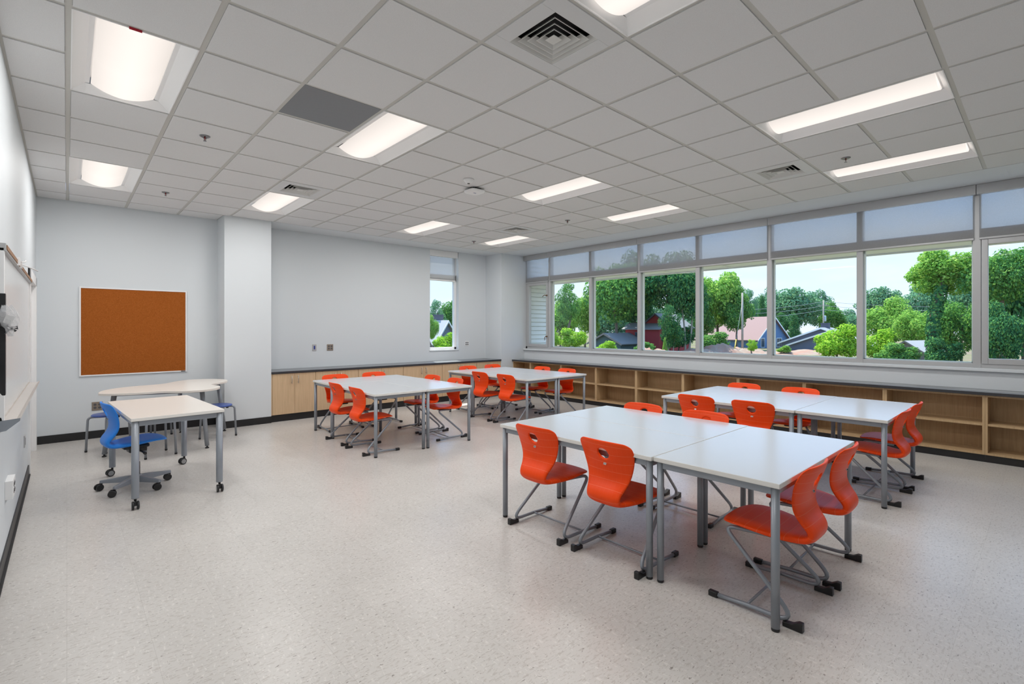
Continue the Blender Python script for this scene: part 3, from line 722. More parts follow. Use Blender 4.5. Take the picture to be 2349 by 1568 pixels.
rail = MB(); q = [(Vector((x, y, 0)) - kc) * .86 for x, y in ((.324, 7.471), (1.308, 7.148), (1.717, 8.176), (1.224, 8.479))]
for i, j in ((0, 1), (2, 3), (0, 3), (1, 2)): rail.tube([(q[i].x, q[i].y, KH - .045), (q[j].x, q[j].y, KH - .045)], .016, 8)
rail.build('rail', M['steel'], r)
# stools
def make_stool():
    r = thing('stool', '', 'stool', (0, 0, 0), 0, 'blue round stools at the activity table')
    MB().lathe([(.02, .430), (.16, .430), (.170, .438), (.170, .446), (.160, .454), (.10, .450), (.001, .449)], seg=36).build('seat', M['stool_blue'], r)
    for k in range(4):
        an = PI / 4 + k * PI / 2; c_, s_ = math.cos(an), math.sin(an)
        lg = MB().tube(fillet([(c_ * .05, s_ * .05, .420), (c_ * .198, s_ * .198, .420), (c_ * .216, s_ * .216, .012)], [0, .045, 0], 8), .0128, 12).build('leg', M['steel'], r)
        MB().lathe([(.012, 0), (.0145, .004), (.0145, .02)], (c_ * .216, s_ * .216, 0), 12).build('foot', M['black_rubber'], lg)
    MB().box(-.012, .012, -.155, -.135, .412, .431).box(-.012, .012, .135, .155, .412, .431).build('stacking_bumper', M['black_rubber'], r)
    return r
st = make_stool()
for k, (x, y, an, lb) in enumerate(((.384, 7.857, 1.02, 'round blue stool beside the wall outlet below the cork board'), (1.551, 7.752, 1.05, 'round blue stool in front of the wall column, end of the wavy table'), (.789, 7.177, .60, 'blue stool under the wavy table just behind the rolling desk'), (.887, 8.418, 1.19, 'blue stool under the wavy table against the cork board wall'))):
    o = st if k == 0 else copy_tree(st); o.location = (x, y, 0); o.rotation_euler = (0, 0, an - .40); o['label'] = lb

# ------------------------------------------------------------------ walls: boards, outlets
r = thing('cork_board', 'orange brown cork pin board in a thin silver frame on the far wall', 'pin board', (.735, YF1, 1.465)); a, b = .613, .609
MB().box(-a + .012, a - .012, -.012, 0, -b + .012, b - .012).build('cork_panel', M['cork'], r)
f = MB(); f.box(-a, a, -.02, 0, b - .018, b); f.box(-a, a, -.02, 0, -b, -b + .018); f.box(-a, -a + .018, -.02, 0, -b + .018, b - .018); f.box(a - .018, a, -.02, 0, -b + .018, b - .018); f.build('frame', M['alu_white'], r, .002)
MB().box(a - .075, a - .02, -.0215, -.0195, -b + .004, -b + .016).build('maker_plate', M['black_plastic'], r)
def outlet(name, label, cat, loc, rz, w_, h_, m, kind, depth=.008):
    r = thing(name, label, cat, loc, rz); MB().box(-w_ / 2, w_ / 2, -depth, 0, -h_ / 2, h_ / 2).build('cover_plate', m, r, .002)
    if kind == 'quad':
        for sx in (-1, 1):
            for sz in (-1, 1): 
                so = MB().lathe([(.0165, -depth - .002), (.0165, -depth + .002)], (sx * .024, 0, sz * .021), 18, axis='y').build('socket', M['socket_grey'], r)
                MB().box(sx * .024 - .008, sx * .024 - .005, -depth - .003, -depth - .001, sz * .021 - .002, sz * .021 + .006).box(sx * .024 + .005, sx * .024 + .008, -depth - .003, -depth - .001, sz * .021 - .002, sz * .021 + .006).build('slot', M['dark_void'], so)
    else:
        MB().box(-.012, .012, -depth - .002, -depth + .002, -.032, .032).build('jack_insert', M['socket_blue'] if kind == 'data' else M['socket_grey'], r)
    return r
outlet('wall_outlet', 'steel quad outlet on the wall under the cork board, beside a stool', 'outlet', (.310, YF1, .440), 0, .116, .116, M['plate_steel'], 'quad')
outlet('data_outlet', 'grey data plate with blue jack above the worktop by the wall column', 'outlet', (3.303, YF2, 1.164), 0, .074, .116, M['alu'], 'data')
outlet('wall_outlet', 'steel quad outlet above the worktop, right of the blue data jack', 'outlet', (3.590, YF2, 1.160), 0, .116, .116, M['plate_steel'], 'quad')
outlet('wall_outlet', 'white quad outlet between the narrow window and the corner column', 'outlet', (6.738, YF2, 1.166), 0, .11, .116, M['white_plastic'], 'quad')
# left wall: rz so that local -y points into the room (+x)
outlet('surface_outlet_box', 'white surface mounted outlet box low on the whiteboard wall', 'outlet', (XL, 4.62, .46), PI / 2, .20, .12, M['white_plastic'], 'quad', .038)
outlet('data_outlet', 'small dark data plate low on the whiteboard wall, under the tray end', 'outlet', (XL, 6.44, .455), PI / 2, .09, .11, M['alu'], 'grey')
# whiteboard
r = thing('whiteboard', 'long wall mounted whiteboard in an aluminium frame with a pen tray', 'whiteboard', (XL, 5.59, 1.465)); h = 1.43
MB().box(0, .012, -h + .02, h - .02, -.51, .52).build('board', M['wb'], r)
f = MB(); f.box(0, .022, -h, -h + .045, -.53, .52); f.box(0, .022, h - .045, h, -.53, .52); f.build('frame', M['alu_white'], r, .002)
tr = MB(); tr.box(0, .03, -h, h, .50, .548); tr.build('top_rail', M['alu'], r, .003)
MB().box(.024, .034, -h + .02, h, .512, .538).build('map_rail', M['brown_cork'], r)
hk = MB()
for yy in (-.55, -.30): hk.box(.026, .044, yy - .02, yy + .02, .50, .555)
hk.tube([(.044, -.42, .52), (.075, -.30, .515), (.105, -.10, .515), (.115, .10, .52)], .005, 8); hk.tube([(.044, -.42, .535), (.065, -.36, .55), (.06, -.30, .565)], .005, 8)
hk.build('map_hook', M['alu_white'], r)
tp = MB(); tp.prism([(0, -h, -.485), (.010, -h, -.485), (.014, -h, -.508), (.07, -h, -.508), (.085, -h, -.495), (.088, -h, -.508), (.07, -h, -.518), (.03, -h, -.545), (0, -h, -.56)], (0, 2 * h, 0))
to = tp.build('pen_tray', M['tray'], r)
MB().prism([(0, -h - .004, -.505), (.090, -h - .004, -.496), (.088, -h - .004, -.512), (.03, -h - .004, -.565), (0, -h - .004, -.57)], (0, .006, 0)).build('tray_end', M['tray_end'], to)
# tv mounting bracket
r = thing('tv_bracket', 'black wall bracket with tapered ends beside the whiteboard edge', 'bracket', (XL, 3.70, 1.42))
MB().prism([(.0, -.02, -.19), (.0, -.02, .21), (.034, -.02, .27), (.058, -.02, .27), (.058, -.02, -.265), (.046, -.02, -.265)], (0, .04, 0)).build('arm', M['black_plastic'], r, .003)
b = MB(); b.box(0, .02, -.75, -.02, .10, .15); b.box(0, .02, -.75, -.02, -.15, -.10); b.build('rail', M['black_plastic'], r, .002)
# plastic hardware bag hanging on the bracket
r = thing('plastic_bag', 'clear plastic bag of screws with a white slip hanging on the black bracket', 'bag', (XL + .062, 3.65, 1.50))
b = MB(); rows = []; rnd = random.Random(4)
for k in range(9):
    z = .125 - .155 * k / 8; wv = .014 + .024 * math.sin(PI * min(1, k / 7 + .08)); dv = .005 + .020 * math.sin(PI * k / 8.5)
    rows.append([b.bm.verts.new((.006 + wv * math.cos(a) * (1 + .12 * rnd.uniform(-1, 1)) + .010 * k / 8, dv * math.sin(a) + .006 * rnd.uniform(-1, 1), z + .008 * rnd.uniform(-1, 1))) for a in [2 * PI * q / 14 for q in range(14)]])
for p_, q_ in zip(rows, rows[1:]):
    for q in range(14): b.bm.faces.new((p_[q], p_[(q + 1) % 14], q_[(q + 1) % 14], q_[q]))
b.bm.faces.new(rows[-1]); b.build('bag_film', M['bag'], r)
b = MB()
for k in range(9): 
    p = Vector((-.012 + rnd.uniform(0, .042), rnd.uniform(-.010, .010), -.012 + rnd.uniform(0, .04))); d_ = Vector((rnd.uniform(-1, 1), rnd.uniform(-.3, .3), rnd.uniform(-1, 1))).normalized() * .014; b.tube([p - d_, p + d_], .0035, 6); b.tube([p + d_, p + d_ * 1.2], .007, 6)
b.build('screws', M['hinge_steel'], r)
b = MB(); b.box(-.022, .012, -.021, -.0205, .032, .075, mtx=Matrix.Rotation(math.radians(18), 4, 'Y')); b.build('paper_slip', M['paper'], r)

#OUTSIDE
# ------------------------------------------------------------------ outside: building edge
r = thing('window_canopy', 'white flat sunshade canopy outside above the wide window', 'canopy', (8.22, 3.3, 2.655))
MB().box(0, 1.05, -6, 5.25, 0, .03).build('canopy_panel', M['alu_white'], r)
MB().box(1.0, 1.08, -6, 5.25, -.02, .11).build('front_edge', M['alu_white'], r, .01)
for k in range(5):
    y = 4.95 - 1.17 * 2 * k * .5 - .0 if False else 4.2 - 1.17 * k
    MB().prism([(0, y - .012, 0), (.55, y - .012, -.0), (.95, y - .012, -.012), (.95, y - .012, 0)], (0, .024, 0)).box(0, .95, y - .02, y + .02, -.012, 0).build('bracket', M['alu_white'], r)
M['siding'] = mat('white_clapboard', (.78, .80, .80), .55)
b = MB()
for k in range(52):
    z = -2.0 + .102 * k; b.prism([(8.225, 8.45, z), (8.225, 8.415, z), (8.225, 8.432, z + .086), (8.225, 8.45, z + .088)], (.80, 0, 0))
b.box(8.225, 9.025, 8.45, 8.62, -2, 3.3)
tag(b.build('siding_wall', M['siding']), 'white clapboard return wall outside the corner casement', 'wall')

# ------------------------------------------------------------------ landscape
GZ = -1.95
M['ground'] = mat('dry_ground', (.25, .2, .14), .95, spec=.05)
t = NT(M['ground']); v = t.coords('Object'); n1 = t.noise(v, .12, 4, .6); n2 = t.noise(v, 2.2, 4, .7)
c = t.ramp(n1, [(.40, (.15, .12, .085)), (.55, (.11, .125, .05)), (.7, (.08, .13, .04))]); c = t.mix(t.math('MULTIPLY', n2, .5), c, (.24, .19, .14)); t.l(c, t.b.inputs['Base Color'])
tag(MB().box(-200, 400, -300, 500, GZ - .3, GZ).build('ground', M['ground']), kind='structure')
M['soil'] = mat('red_soil', (.3, .15, .09), .95, spec=.05)
t = NT(M['soil']); v = t.coords('Object'); n1 = t.noise(v, .5, 4, .65); n2 = t.noise(v, 3, 3, .7)
c = t.ramp(n1, [(.35, (.27, .21, .16)), (.52, (.25, .14, .10)), (.68, (.34, .12, .07))]); c = t.mix(t.math('MULTIPLY', n2, .5), c, (.33, .27, .23)); t.l(c, t.b.inputs['Base Color'])
def mound(px, depth, top_py, hw_px, label, seed, m='soil', deep=4):
    p = at(px, CY, depth); k = depth / F; hw_ = hw_px * k; top = HC - (top_py - CY) * k; rnd = random.Random(seed); bm = bmesh.new(); NX, NY = 60, 16; g = []
    ph = [rnd.uniform(0, 6) for _ in range(6)]
    for i in range(NX + 1):
        u = -1 + 2 * i / NX; col = []
        for j in range(NY + 1):
            v_ = -1 + 2 * j / NY
            h = max(0, (1 - u * u)) ** .6 * max(0, 1 - v_ * v_) ** .8 * (.72 + .16 * math.sin(u * 7 + ph[0]) + .10 * math.sin(u * 15 + ph[1] + v_ * 3) + .06 * math.sin(u * 31 + ph[2]) + rnd.uniform(-.07, .07))
            q = Vector((p.x, p.y, 0)) + RGT * (u * hw_) + FWD * (v_ * deep) ; q.z = GZ - .05 + (top - GZ) * h; col.append(bm.verts.new(q))
        g.append(col)
    for i in range(NX):
        for j in range(NY): bm.faces.new((g[i][j], g[i + 1][j], g[i + 1][j + 1], g[i][j + 1])).smooth = True
    me = bpy.data.meshes.new('soil_mound'); bm.to_mesh(me); bm.free(); me.materials.append(M[m]); o = bpy.data.objects.new('soil_mound', me); COL.objects.link(o); tag(o, label, 'mound', 'soil mounds'); return o
mound(1655, 62, 785, 100, 'reddish soil mound below the utility pole with the yellow guy sleeve', 3)
mound(1490, 55, 791, 50, 'dry brown bank in front of the red house', 5)
mound(1850, 68, 800, 90, 'dry grassy bank in front of the blue house', 8)

# foliage: crowns made of many small leaf sprays
def leafmat(name, cols, trans=.35):
    m = bpy.data.materials.new(name); m.use_nodes = True; t = NT(m); t.t.nodes.clear(); o = t.n('ShaderNodeOutputMaterial')
    g = t.n('ShaderNodeNewGeometry'); c = t.ramp(g.outputs['Random Per Island'], [(k / (len(cols) - 1), q) for k, q in enumerate(cols)])
    d = t.n('ShaderNodeBsdfDiffuse'); tl = t.n('ShaderNodeBsdfTranslucent'); mx = t.n('ShaderNodeMixShader'); mx.inputs[0].default_value = trans
    t.l(c, d.inputs[0]); t.l(c, tl.inputs[0]); t.l(d.outputs[0], mx.inputs[1]); t.l(tl.outputs[0], mx.inputs[2]); t.l(mx.outputs[0], o.inputs[0]); return m
M['leaf_dark'] = leafmat('dark_green_leaf', [(.028, .105, .05), (.05, .17, .07), (.085, .235, .075), (.20, .36, .09)], .3)  # extra blue in the greens paints in the outdoor haze
M['leaf_mid'] = leafmat('mid_green_leaf', [(.06, .17, .06), (.10, .27, .075), (.17, .37, .08), (.28, .46, .10)], .38)
M['leaf_light'] = leafmat('light_green_leaf', [(.12, .27, .06), (.19, .39, .07), (.29, .50, .09), (.42, .56, .13)], .42)
M['leaf_lime'] = leafmat('yellow_green_leaf', [(.12, .30, .03), (.24, .46, .04), (.38, .60, .05), (.50, .64, .10)], .42)
M['leaf_far'] = leafmat('distant_blue_green_leaf', [(.09, .21, .13), (.13, .29, .16), (.18, .35, .17), (.25, .40, .18)], .3)  # stronger blue shift: distance haze painted into the leaf colour
M['bark'] = mat('bark', (.16, .125, .095), .9, spec=.1)
M['bark_pale'] = mat('pale_bark', (.34, .29, .23), .9, spec=.1)
def crown_mesh(name, blobs, n, leaf, seed, gap=.0):
    rnd = random.Random(seed); bm = bmesh.new(); tot = sum(b[3] ** 2 for b in blobs)
    for (bx, by, bz, br) in blobs:
        k = int(n * br * br / tot)
        for _ in range(k):
            d = Vector((rnd.gauss(0, 1), rnd.gauss(0, 1), rnd.gauss(0, 1))).normalized(); rr = br * (1 - .45 * rnd.random() ** 2.2) * (1 + .18 * math.sin(5 * d.x + bx * 9) * math.sin(4 * d.z + by * 7))
            p = Vector((bx, by, bz)) + Vector((d.x, d.y, d.z * .85)) * rr
            nr = (d * .9 + Vector((rnd.uniform(-1, 1), rnd.uniform(-1, 1), rnd.uniform(-.4, 1)))).normalized(); a = nr.cross(Vector((0, 0, 1))); a = a.normalized() if a.length > .01 else Vector((1, 0, 0)); b_ = nr.cross(a)
            ang = rnd.uniform(0, 6.28); e1 = a * math.cos(ang) + b_ * math.sin(ang); e2 = nr.cross(e1); s = leaf * rnd.uniform(.55, 1.35)
            pts = [p - e1 * s, p - e1 * s * .2 + e2 * s * .55 + nr * s * .12, p + e1 * s * .55 + e2 * s * .35, p + e1 * s * 1.05 - nr * s * .15, p + e1 * s * .3 - e2 * s * .6 + nr * s * .1]
            bm.faces.new([bm.verts.new(q) for q in pts])
    me = bpy.data.meshes.new(name); bm.to_mesh(me); bm.free(); return me
def blobs_round(seed, n, sp=.62, r0=.28, r1=.46, tall=1.0):
    rnd = random.Random(seed); o = [(0, 0, -.1, .6)]
    for _ in range(n):
        d = Vector((rnd.gauss(0, 1), rnd.gauss(0, 1), rnd.gauss(0, .9))).normalized(); q = sp * rnd.uniform(.75, 1.1); o.append((d.x * q, d.y * q, d.z * q * tall, rnd.uniform(r0, r1)))
    return o
CR = {'round': crown_mesh('crown', blobs_round(1, 18, .64, .24, .44), 12500, .038, 1), 'airy': crown_mesh('crown', blobs_round(2, 26, .74, .15, .30), 8500, .035, 2), 'bushy': crown_mesh('crown', blobs_round(3, 18, .60, .20, .38), 7500, .046, 3),
      'cone': crown_mesh('crown', [(0, 0, -.8 + .17 * k, .62 * (1 - k / 11.5)) for k in range(10)] + [(.35 * math.cos(k * 2.4) * (1 - k / 12), .35 * math.sin(k * 2.4) * (1 - k / 12), -.8 + .15 * k, .24) for k in range(11)], 8000, .036, 4),
      'oak': crown_mesh('crown', blobs_round(6, 26, .70, .18, .36, .85), 12500, .037, 6)}
CRM = {}
def crown_for(kind, m):
    if (kind, m) not in CRM:
        me = CR[kind].copy(); me.materials.clear(); me.materials.append(M[m]); CRM[(kind, m)] = me
    return CRM[(kind, m)]
TREES = []
def tree(px, depth, top, bot, hw_px, kind, m, label, trunk=True, name='tree', stems=1, rot=None, base=GZ, bark='bark', dy=1.0, group='trees outside the windows', cat='tree'):
    k = depth / F; p = at(px, CY, depth); zt = HC - (top - CY) * k; zb = HC - (bot - CY) * k; r = thing(name, label, cat, (p.x, p.y, base), 0, group)
    sx = hw_px * k; sz = (zt - zb) / 2; rnd = random.Random(int(px * 7 + top))
    o = bpy.data.objects.new('crown', crown_for(kind, m)); COL.objects.link(o); o.parent = r; o.location = (0, 0, (zt + zb) / 2 - base); o.scale = (sx, sx * dy, sz * 1.02); o.rotation_euler = (0, 0, rnd.uniform(0, 6) if rot is None else rot)
    if trunk:
        for q in range(stems):
            ox = (q - (stems - 1) / 2) * .9; h = (zt + zb) / 2 - base + sz * .3; tr = max(.09, .022 * h) / (1 if stems == 1 else 1.6)
            pts = [Vector((0, 0, 0)) + RGT * ox * .5, RGT * (ox + rnd.uniform(-.2, .2)) + Vector((0, 0, h * .35)), RGT * (ox * 1.6 + rnd.uniform(-.4, .4)) + Vector((0, 0, h * .7)), RGT * (ox * 2.2) + Vector((0, 0, h))]
            MB().tube(catmull(pts, 4), [tr * (1.15 - .06 * i) for i in range(13)], 8).build('trunk', M[bark], r)
    return r
# pane by pane, far to near
tree(1285, 95, 688, 790, 60, 'round', 'leaf_light', 'light green rounded tree seen in the pane beside the corner casement')
tree(1305, 60, 640, 740, 34, 'airy', 'leaf_mid', 'thin tree top against the sky in the pane beside the corner casement')
tree(1342, 80, 650, 790, 40, 'oak', 'leaf_light', 'light green tree at the mullion between the second and third panes')
tree(1318, 50, 742, 806, 42, 'bushy', 'leaf_lime', 'yellow green low tree in the pane beside the corner casement')
tree(1262, 48, 735, 806, 30, 'bushy', 'leaf_lime', 'yellow green shrub tree beside the clapboard wall')
tree(1412, 72, 566, 778, 84, 'oak', 'leaf_mid', 'tall green tree behind the low dark roofed house')
tree(1455, 78, 575, 785, 62, 'round', 'leaf_dark', 'dark green tree left of the red house')
tree(1528, 70, 550, 745, 84, 'oak', 'leaf_dark', 'large dark green tree over the red house')
tree(1576, 66, 585, 765, 48, 'round', 'leaf_dark', 'dark green tree with pale twin stems right of the red house', stems=2, bark='bark_pale')
tree(1540, 63, 690, 800, 34, 'airy', 'leaf_dark', 'slender tree with two pale leaning trunks in front of the red house', stems=2, bark='bark_pale')
tree(1645, 82, 592, 786, 76, 'oak', 'leaf_light', 'big bright green tree behind the yellow sleeved guy wire')
tree(1690, 78, 655, 782, 40, 'round', 'leaf_mid', 'mid green tree beside the pinkish roof')
tree(1612, 80, 630, 790, 34, 'airy', 'leaf_mid', 'open branched green tree at the mullion left of the utility pole')
tree(1748, 110, 672, 740, 20, 'cone', 'leaf_dark', 'dark conifer behind the pinkish roof')
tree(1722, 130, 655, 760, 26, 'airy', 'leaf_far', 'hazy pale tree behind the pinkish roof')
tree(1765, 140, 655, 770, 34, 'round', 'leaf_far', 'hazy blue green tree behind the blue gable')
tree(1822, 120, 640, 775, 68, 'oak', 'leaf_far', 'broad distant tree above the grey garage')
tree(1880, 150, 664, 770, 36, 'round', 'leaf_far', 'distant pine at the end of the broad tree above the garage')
tree(1908, 120, 690, 775, 30, 'round', 'leaf_mid', 'round green tree behind the distant utility pole')
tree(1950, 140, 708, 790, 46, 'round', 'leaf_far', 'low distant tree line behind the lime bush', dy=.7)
tree(1790, 106, 716, 782, 24, 'round', 'leaf_dark', 'dark evergreen between the blue gable and the garage')
tree(1822, 103, 714, 790, 29, 'cone', 'leaf_dark', 'bushy dark conifer in front of the grey garage')
tree(1916, 46, 726, 836, 60, 'bushy', 'leaf_lime', 'big lime green bush in front of the grey garage')
tree(2010, 52, 738, 838, 50, 'bushy', 'leaf_lime', 'lime green bush next to the mullion, left of the shed')
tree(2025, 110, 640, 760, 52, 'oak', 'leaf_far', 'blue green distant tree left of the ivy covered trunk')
tree(2045, 80, 680, 810, 62, 'round', 'leaf_light', 'pale yellow green tree behind the far pole')
tree(2100, 70, 690, 815, 50, 'oak', 'leaf_light', 'pale green tree behind the grey shed')
tree(2060, 46, 775, 845, 52, 'bushy', 'leaf_mid', 'green shrubs around the grey shed', cat='shrub', name='shrub')
tree(2182, 44, 545, 705, 96, 'oak', 'leaf_light', 'large overhanging tree with an ivy covered trunk', trunk=False)
tree(2205, 48, 660, 840, 62, 'oak', 'leaf_mid', 'dense green tree right of the ivy covered trunk')
tree(2165, 42, 760, 850, 44, 'bushy', 'leaf_dark', 'dark shrubs at the foot of the ivy covered trunk', cat='shrub', name='shrub')
tree(2300, 40, 540, 730, 72, 'oak', 'leaf_mid', 'tall green tree seen in the casement with bronze latches')
tree(2350, 46, 520, 860, 90, 'oak', 'leaf_dark', 'dark green tree at the photo edge beyond the casement')
tree(2290, 38, 690, 860, 52, 'round', 'leaf_dark', 'dark leafy thicket low in the casement with bronze latches')
tree(1556, 67, 722, 812, 44, 'bushy', 'leaf_dark', 'dark thicket behind the pale leaning trunks', name='shrub', cat='shrub')
tree(1632, 70, 752, 808, 46, 'bushy', 'leaf_mid', 'green undergrowth below the big bright green tree', name='shrub', cat='shrub')
tree(1392, 46, 775, 815, 34, 'bushy', 'leaf_lime', 'yellow green shrub in front of the low dark roofed house', name='shrub', cat='shrub')
tree(1480, 56, 778, 812, 30, 'bushy', 'leaf_mid', 'green shrub below the red house', name='shrub', cat='shrub')
tree(1725, 58, 776, 806, 14, 'airy', 'leaf_lime', 'thin yellow green sapling right of the utility pole', name='shrub', cat='shrub')
tree(1800, 66, 788, 812, 20, 'bushy', 'leaf_light', 'low weeds in front of the grey garage', name='shrub', cat='shrub')
tree(1525, 56, 772, 806, 10, 'cone', 'leaf_light', 'small upright shrub by the pale leaning trunks', name='shrub', cat='shrub')
# trees filling the depth behind
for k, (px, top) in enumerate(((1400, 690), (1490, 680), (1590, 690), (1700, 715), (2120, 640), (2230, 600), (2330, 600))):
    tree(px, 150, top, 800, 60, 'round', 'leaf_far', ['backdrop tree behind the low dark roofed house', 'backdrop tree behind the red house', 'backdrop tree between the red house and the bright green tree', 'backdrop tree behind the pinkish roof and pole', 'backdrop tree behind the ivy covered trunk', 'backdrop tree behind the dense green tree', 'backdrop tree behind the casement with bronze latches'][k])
# seen through the narrow far window
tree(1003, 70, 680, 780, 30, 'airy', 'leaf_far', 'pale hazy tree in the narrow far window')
tree(1038, 75, 672, 790, 34, 'oak', 'leaf_mid', 'green tree at the edge of the narrow far window')
tree(990, 45, 722, 790, 18, 'round', 'leaf_light', 'rounded yellow green tree at the left of the narrow far window')
tree(1020, 36, 750, 825, 38, 'bushy', 'leaf_lime', 'yellow green bush at the bottom of the narrow far window')
# ivy trunk
p = at(2140, CY, 43); r = thing('ivy_trunk', 'thick tree trunk wrapped in dark ivy leaning up into the canopy', 'tree trunk', (p.x, p.y, GZ))
MB().tube(catmull([(0, 0, 0), RGT * -.1 + Vector((0, 0, 2.2)), RGT * .0 + Vector((0, 0, 4.2)), RGT * .45 + Vector((0, 0, 6.2)), RGT * 1.1 + Vector((0, 0, 8.6))], 5), [.34 - .008 * k for k in range(21)], 10).build('trunk', M['bark'], r)
b = bmesh.new(); rnd = random.Random(11)
for k in range(1500):
    z = rnd.uniform(.1, 7.2); an = rnd.uniform(0, 6.28); rad = .38 + .10 * rnd.random() + .12 * math.sin(z * 2.3) ** 2; off = RGT * (.0 if z < 4 else (z - 4) * .24); c_ = off + Vector((math.cos(an) * rad, math.sin(an) * rad, z)); d = Vector((math.cos(an), math.sin(an), rnd.uniform(-.5, .7))).normalized(); e = d.cross(Vector((0, 0, 1))).normalized(); u_ = d.cross(e); s = rnd.uniform(.07, .15)
    b.faces.new([b.verts.new(c_ + e * s), b.verts.new(c_ + u_ * s), b.verts.new(c_ - e * s), b.verts.new(c_ - u_ * s * 1.2)])
me = bpy.data.meshes.new('ivy'); b.to_mesh(me); b.free(); me.materials.append(M['leaf_dark']); o = bpy.data.objects.new('ivy', me); COL.objects.link(o); o.parent = r

# houses
M['blue_clap'] = mat('blue_clapboard', (.10, .19, .34), .7); M['pink_roof'] = mat('pinkish_shingle', (.27, .165, .15), .9); M['grey_roof'] = mat('grey_shingle', (.20, .20, .21), .9); M['pale_roof'] = mat('pale_grey_shingle', (.29, .28, .28), .9)
M['slate'] = mat('slate_blue_siding', (.12, .14, .19), .8); M['red_clap'] = mat('red_board', (.36, .03, .035), .7); M['trim'] = mat('white_house_trim', (.75, .75, .73), .6); M['dark_glass'] = mat('dark_window_glass', (.05, .07, .09), .15); M['brown_board'] = mat('grey_brown_board', (.20, .17, .15), .85); M['teal_board'] = mat('dark_teal_board', (.06, .10, .10), .8); M['brick_dark'] = mat('dark_brick', (.11, .11, .14), .9)
def house(name, label, px, depth, turn, width, length, eave, ridge, wall, roof, ov=.45, thick=.14, base=GZ, chimney=None, wins=(), door=None, fascia='trim'):
    """gable end is local -y (front), ridge runs along +y; turn rotates about z from facing the viewer"""
    p = at(px, CY, depth); vd = (p - Vector((0, 0, HC))); ang = math.atan2(vd.y, vd.x) - PI / 2
    r = thing(name, label, 'house', (p.x, p.y, base), ang + math.radians(turn), 'houses outside'); w2 = width / 2; e, t_ = eave - base, ridge - base
    MB().prism([(-w2, 0, 0), (w2, 0, 0), (w2, 0, e), (0, 0, t_), (-w2, 0, e)], (0, length, 0)).build('walls', M[wall], r)
    sl = (t_ - e) / w2
    for sx in (-1, 1):
        x1 = sx * (w2 + ov); z1 = e - sl * ov
        MB().prism([(0, -ov, t_ + .02), (x1, -ov, z1 + .02), (x1, -ov, z1 + thick), (0, -ov, t_ + thick + .02)], (0, length + 2 * ov, 0)).build('roof', M[roof], r)
        MB().prism([(0, -ov - .03, t_ - .10), (x1, -ov - .03, z1 - .10), (x1, -ov - .03, z1 + thick), (0, -ov - .03, t_ + thick + .02)], (0, .05, 0)).build('bargeboard', M[fascia], r)
    for (x, z, ww, hh) in wins:
        f = MB().box(x - ww / 2 - .09, x + ww / 2 + .09, -.05, .02, z - .09, z + hh + .09).build('window', M['trim'], r)
        q = MB(); q.box(x - ww / 2, x - .02, -.06, -.04, z, z + hh); q.box(x + .02, x + ww / 2, -.06, -.04, z, z + hh); q.build('pane', M['dark_glass'], f)
    if chimney:
        x, y, zt, s = chimney; MB().box(x - s, x + s, y - s, y + s, e, zt - base).box(x - s * 1.1, x + s * 1.1, y - s * 1.1, y + s * 1.1, zt - base - .12, zt - base).build('chimney', M['brick_dark'], r)
    return r
h1 = house('house', 'blue clapboard house with a pinkish shingle roof and white trim', 1772, 88, 52, 7.6, 14, -.15, 3.55, 'blue_clap', 'pink_roof', .55, wins=((-2.5, .35, .8, 1.5), (-.55, .35, .9, 1.5), (1.7, .35, 1.2, 1.5), (.15, 2.9, .35, .7)), base=-2.1)
MB().prism([(3.8, -.3, 1.75), (5.9, -.3, 1.25), (5.9, -.3, 1.37), (3.8, -.3, 1.9)], (0, 5, 0)).build('porch_roof', M['pale_roof'], h1)
for x, y in ((5.6, -.1), (5.6, 2.2)): MB().box(x - .09, x + .09, y - .09, y + .09, 0, 1.3).build('porch_post', M['trim'], h1)
MB().box(3.8, 5.6, -.1, -.05, .15, .85).build('porch_railing', M['trim'], h1)
house('house', 'slate grey garage with two low pale roof edges beside the blue house', 1884, 78, -12, 11.5, 7, -.75, 1.55, 'slate', 'grey_roof', .5, chimney=(-.1, 3.2, 2.45, .55), base=-2.1)
h3 = house('house', 'small slate grey garage wing with a white roof edge in front of the bigger garage', 1905, 74, -12, 11, 3, -1.0, 1.1, 'slate', 'pale_roof', .5, base=-2.1)
h2 = house('house', 'red boarded house with a grey gable roof behind the dark tree', 1505, 74, -24, 4.6, 8, 1.9, 3.7, 'red_clap', 'grey_roof', .5, base=-2.1, fascia='brick_dark')
MB().prism([(-4.6, -2.2, 3.45), (1.6, -2.2, 3.45), (1.6, .2, 4.4), (-4.6, .2, 4.4)], (0, 0, .12)).build('porch_roof', M['pale_roof'], h2)
MB().box(-4.2, 1.2, -1.7, 0, 0, 3.5).build('front_room', M['red_clap'], h2)
f = MB().box(-2.6, -1.6, -1.76, -1.69, 2.2, 3.1).build('window', M['brick_dark'], h2); MB().box(-2.5, -1.7, -1.79, -1.75, 2.3, 3.0).build('pane', M['dark_glass'], f)
house('house', 'low dark roofed house under the trees beside the yellow green shrub', 1388, 70, -35, 5.2, 6, -.55, .75, 'teal_board', 'grey_roof', .4, base=-2.1, fascia='brown_board')
house('shed', 'weathered grey shed with a pale metal roof below the far pole', 2078, 56, -28, 3.6, 4, -1.1, .05, 'brown_board', 'pale_roof', .25, .08, fascia='brown_board')
house('house', 'grey roofed house with a chimney in the narrow far window', 1024, 58, 62, 6.0, 7, -.2, 2.35, 'slate', 'pale_roof', .3, chimney=(.6, 1.5, 3.2, .5))
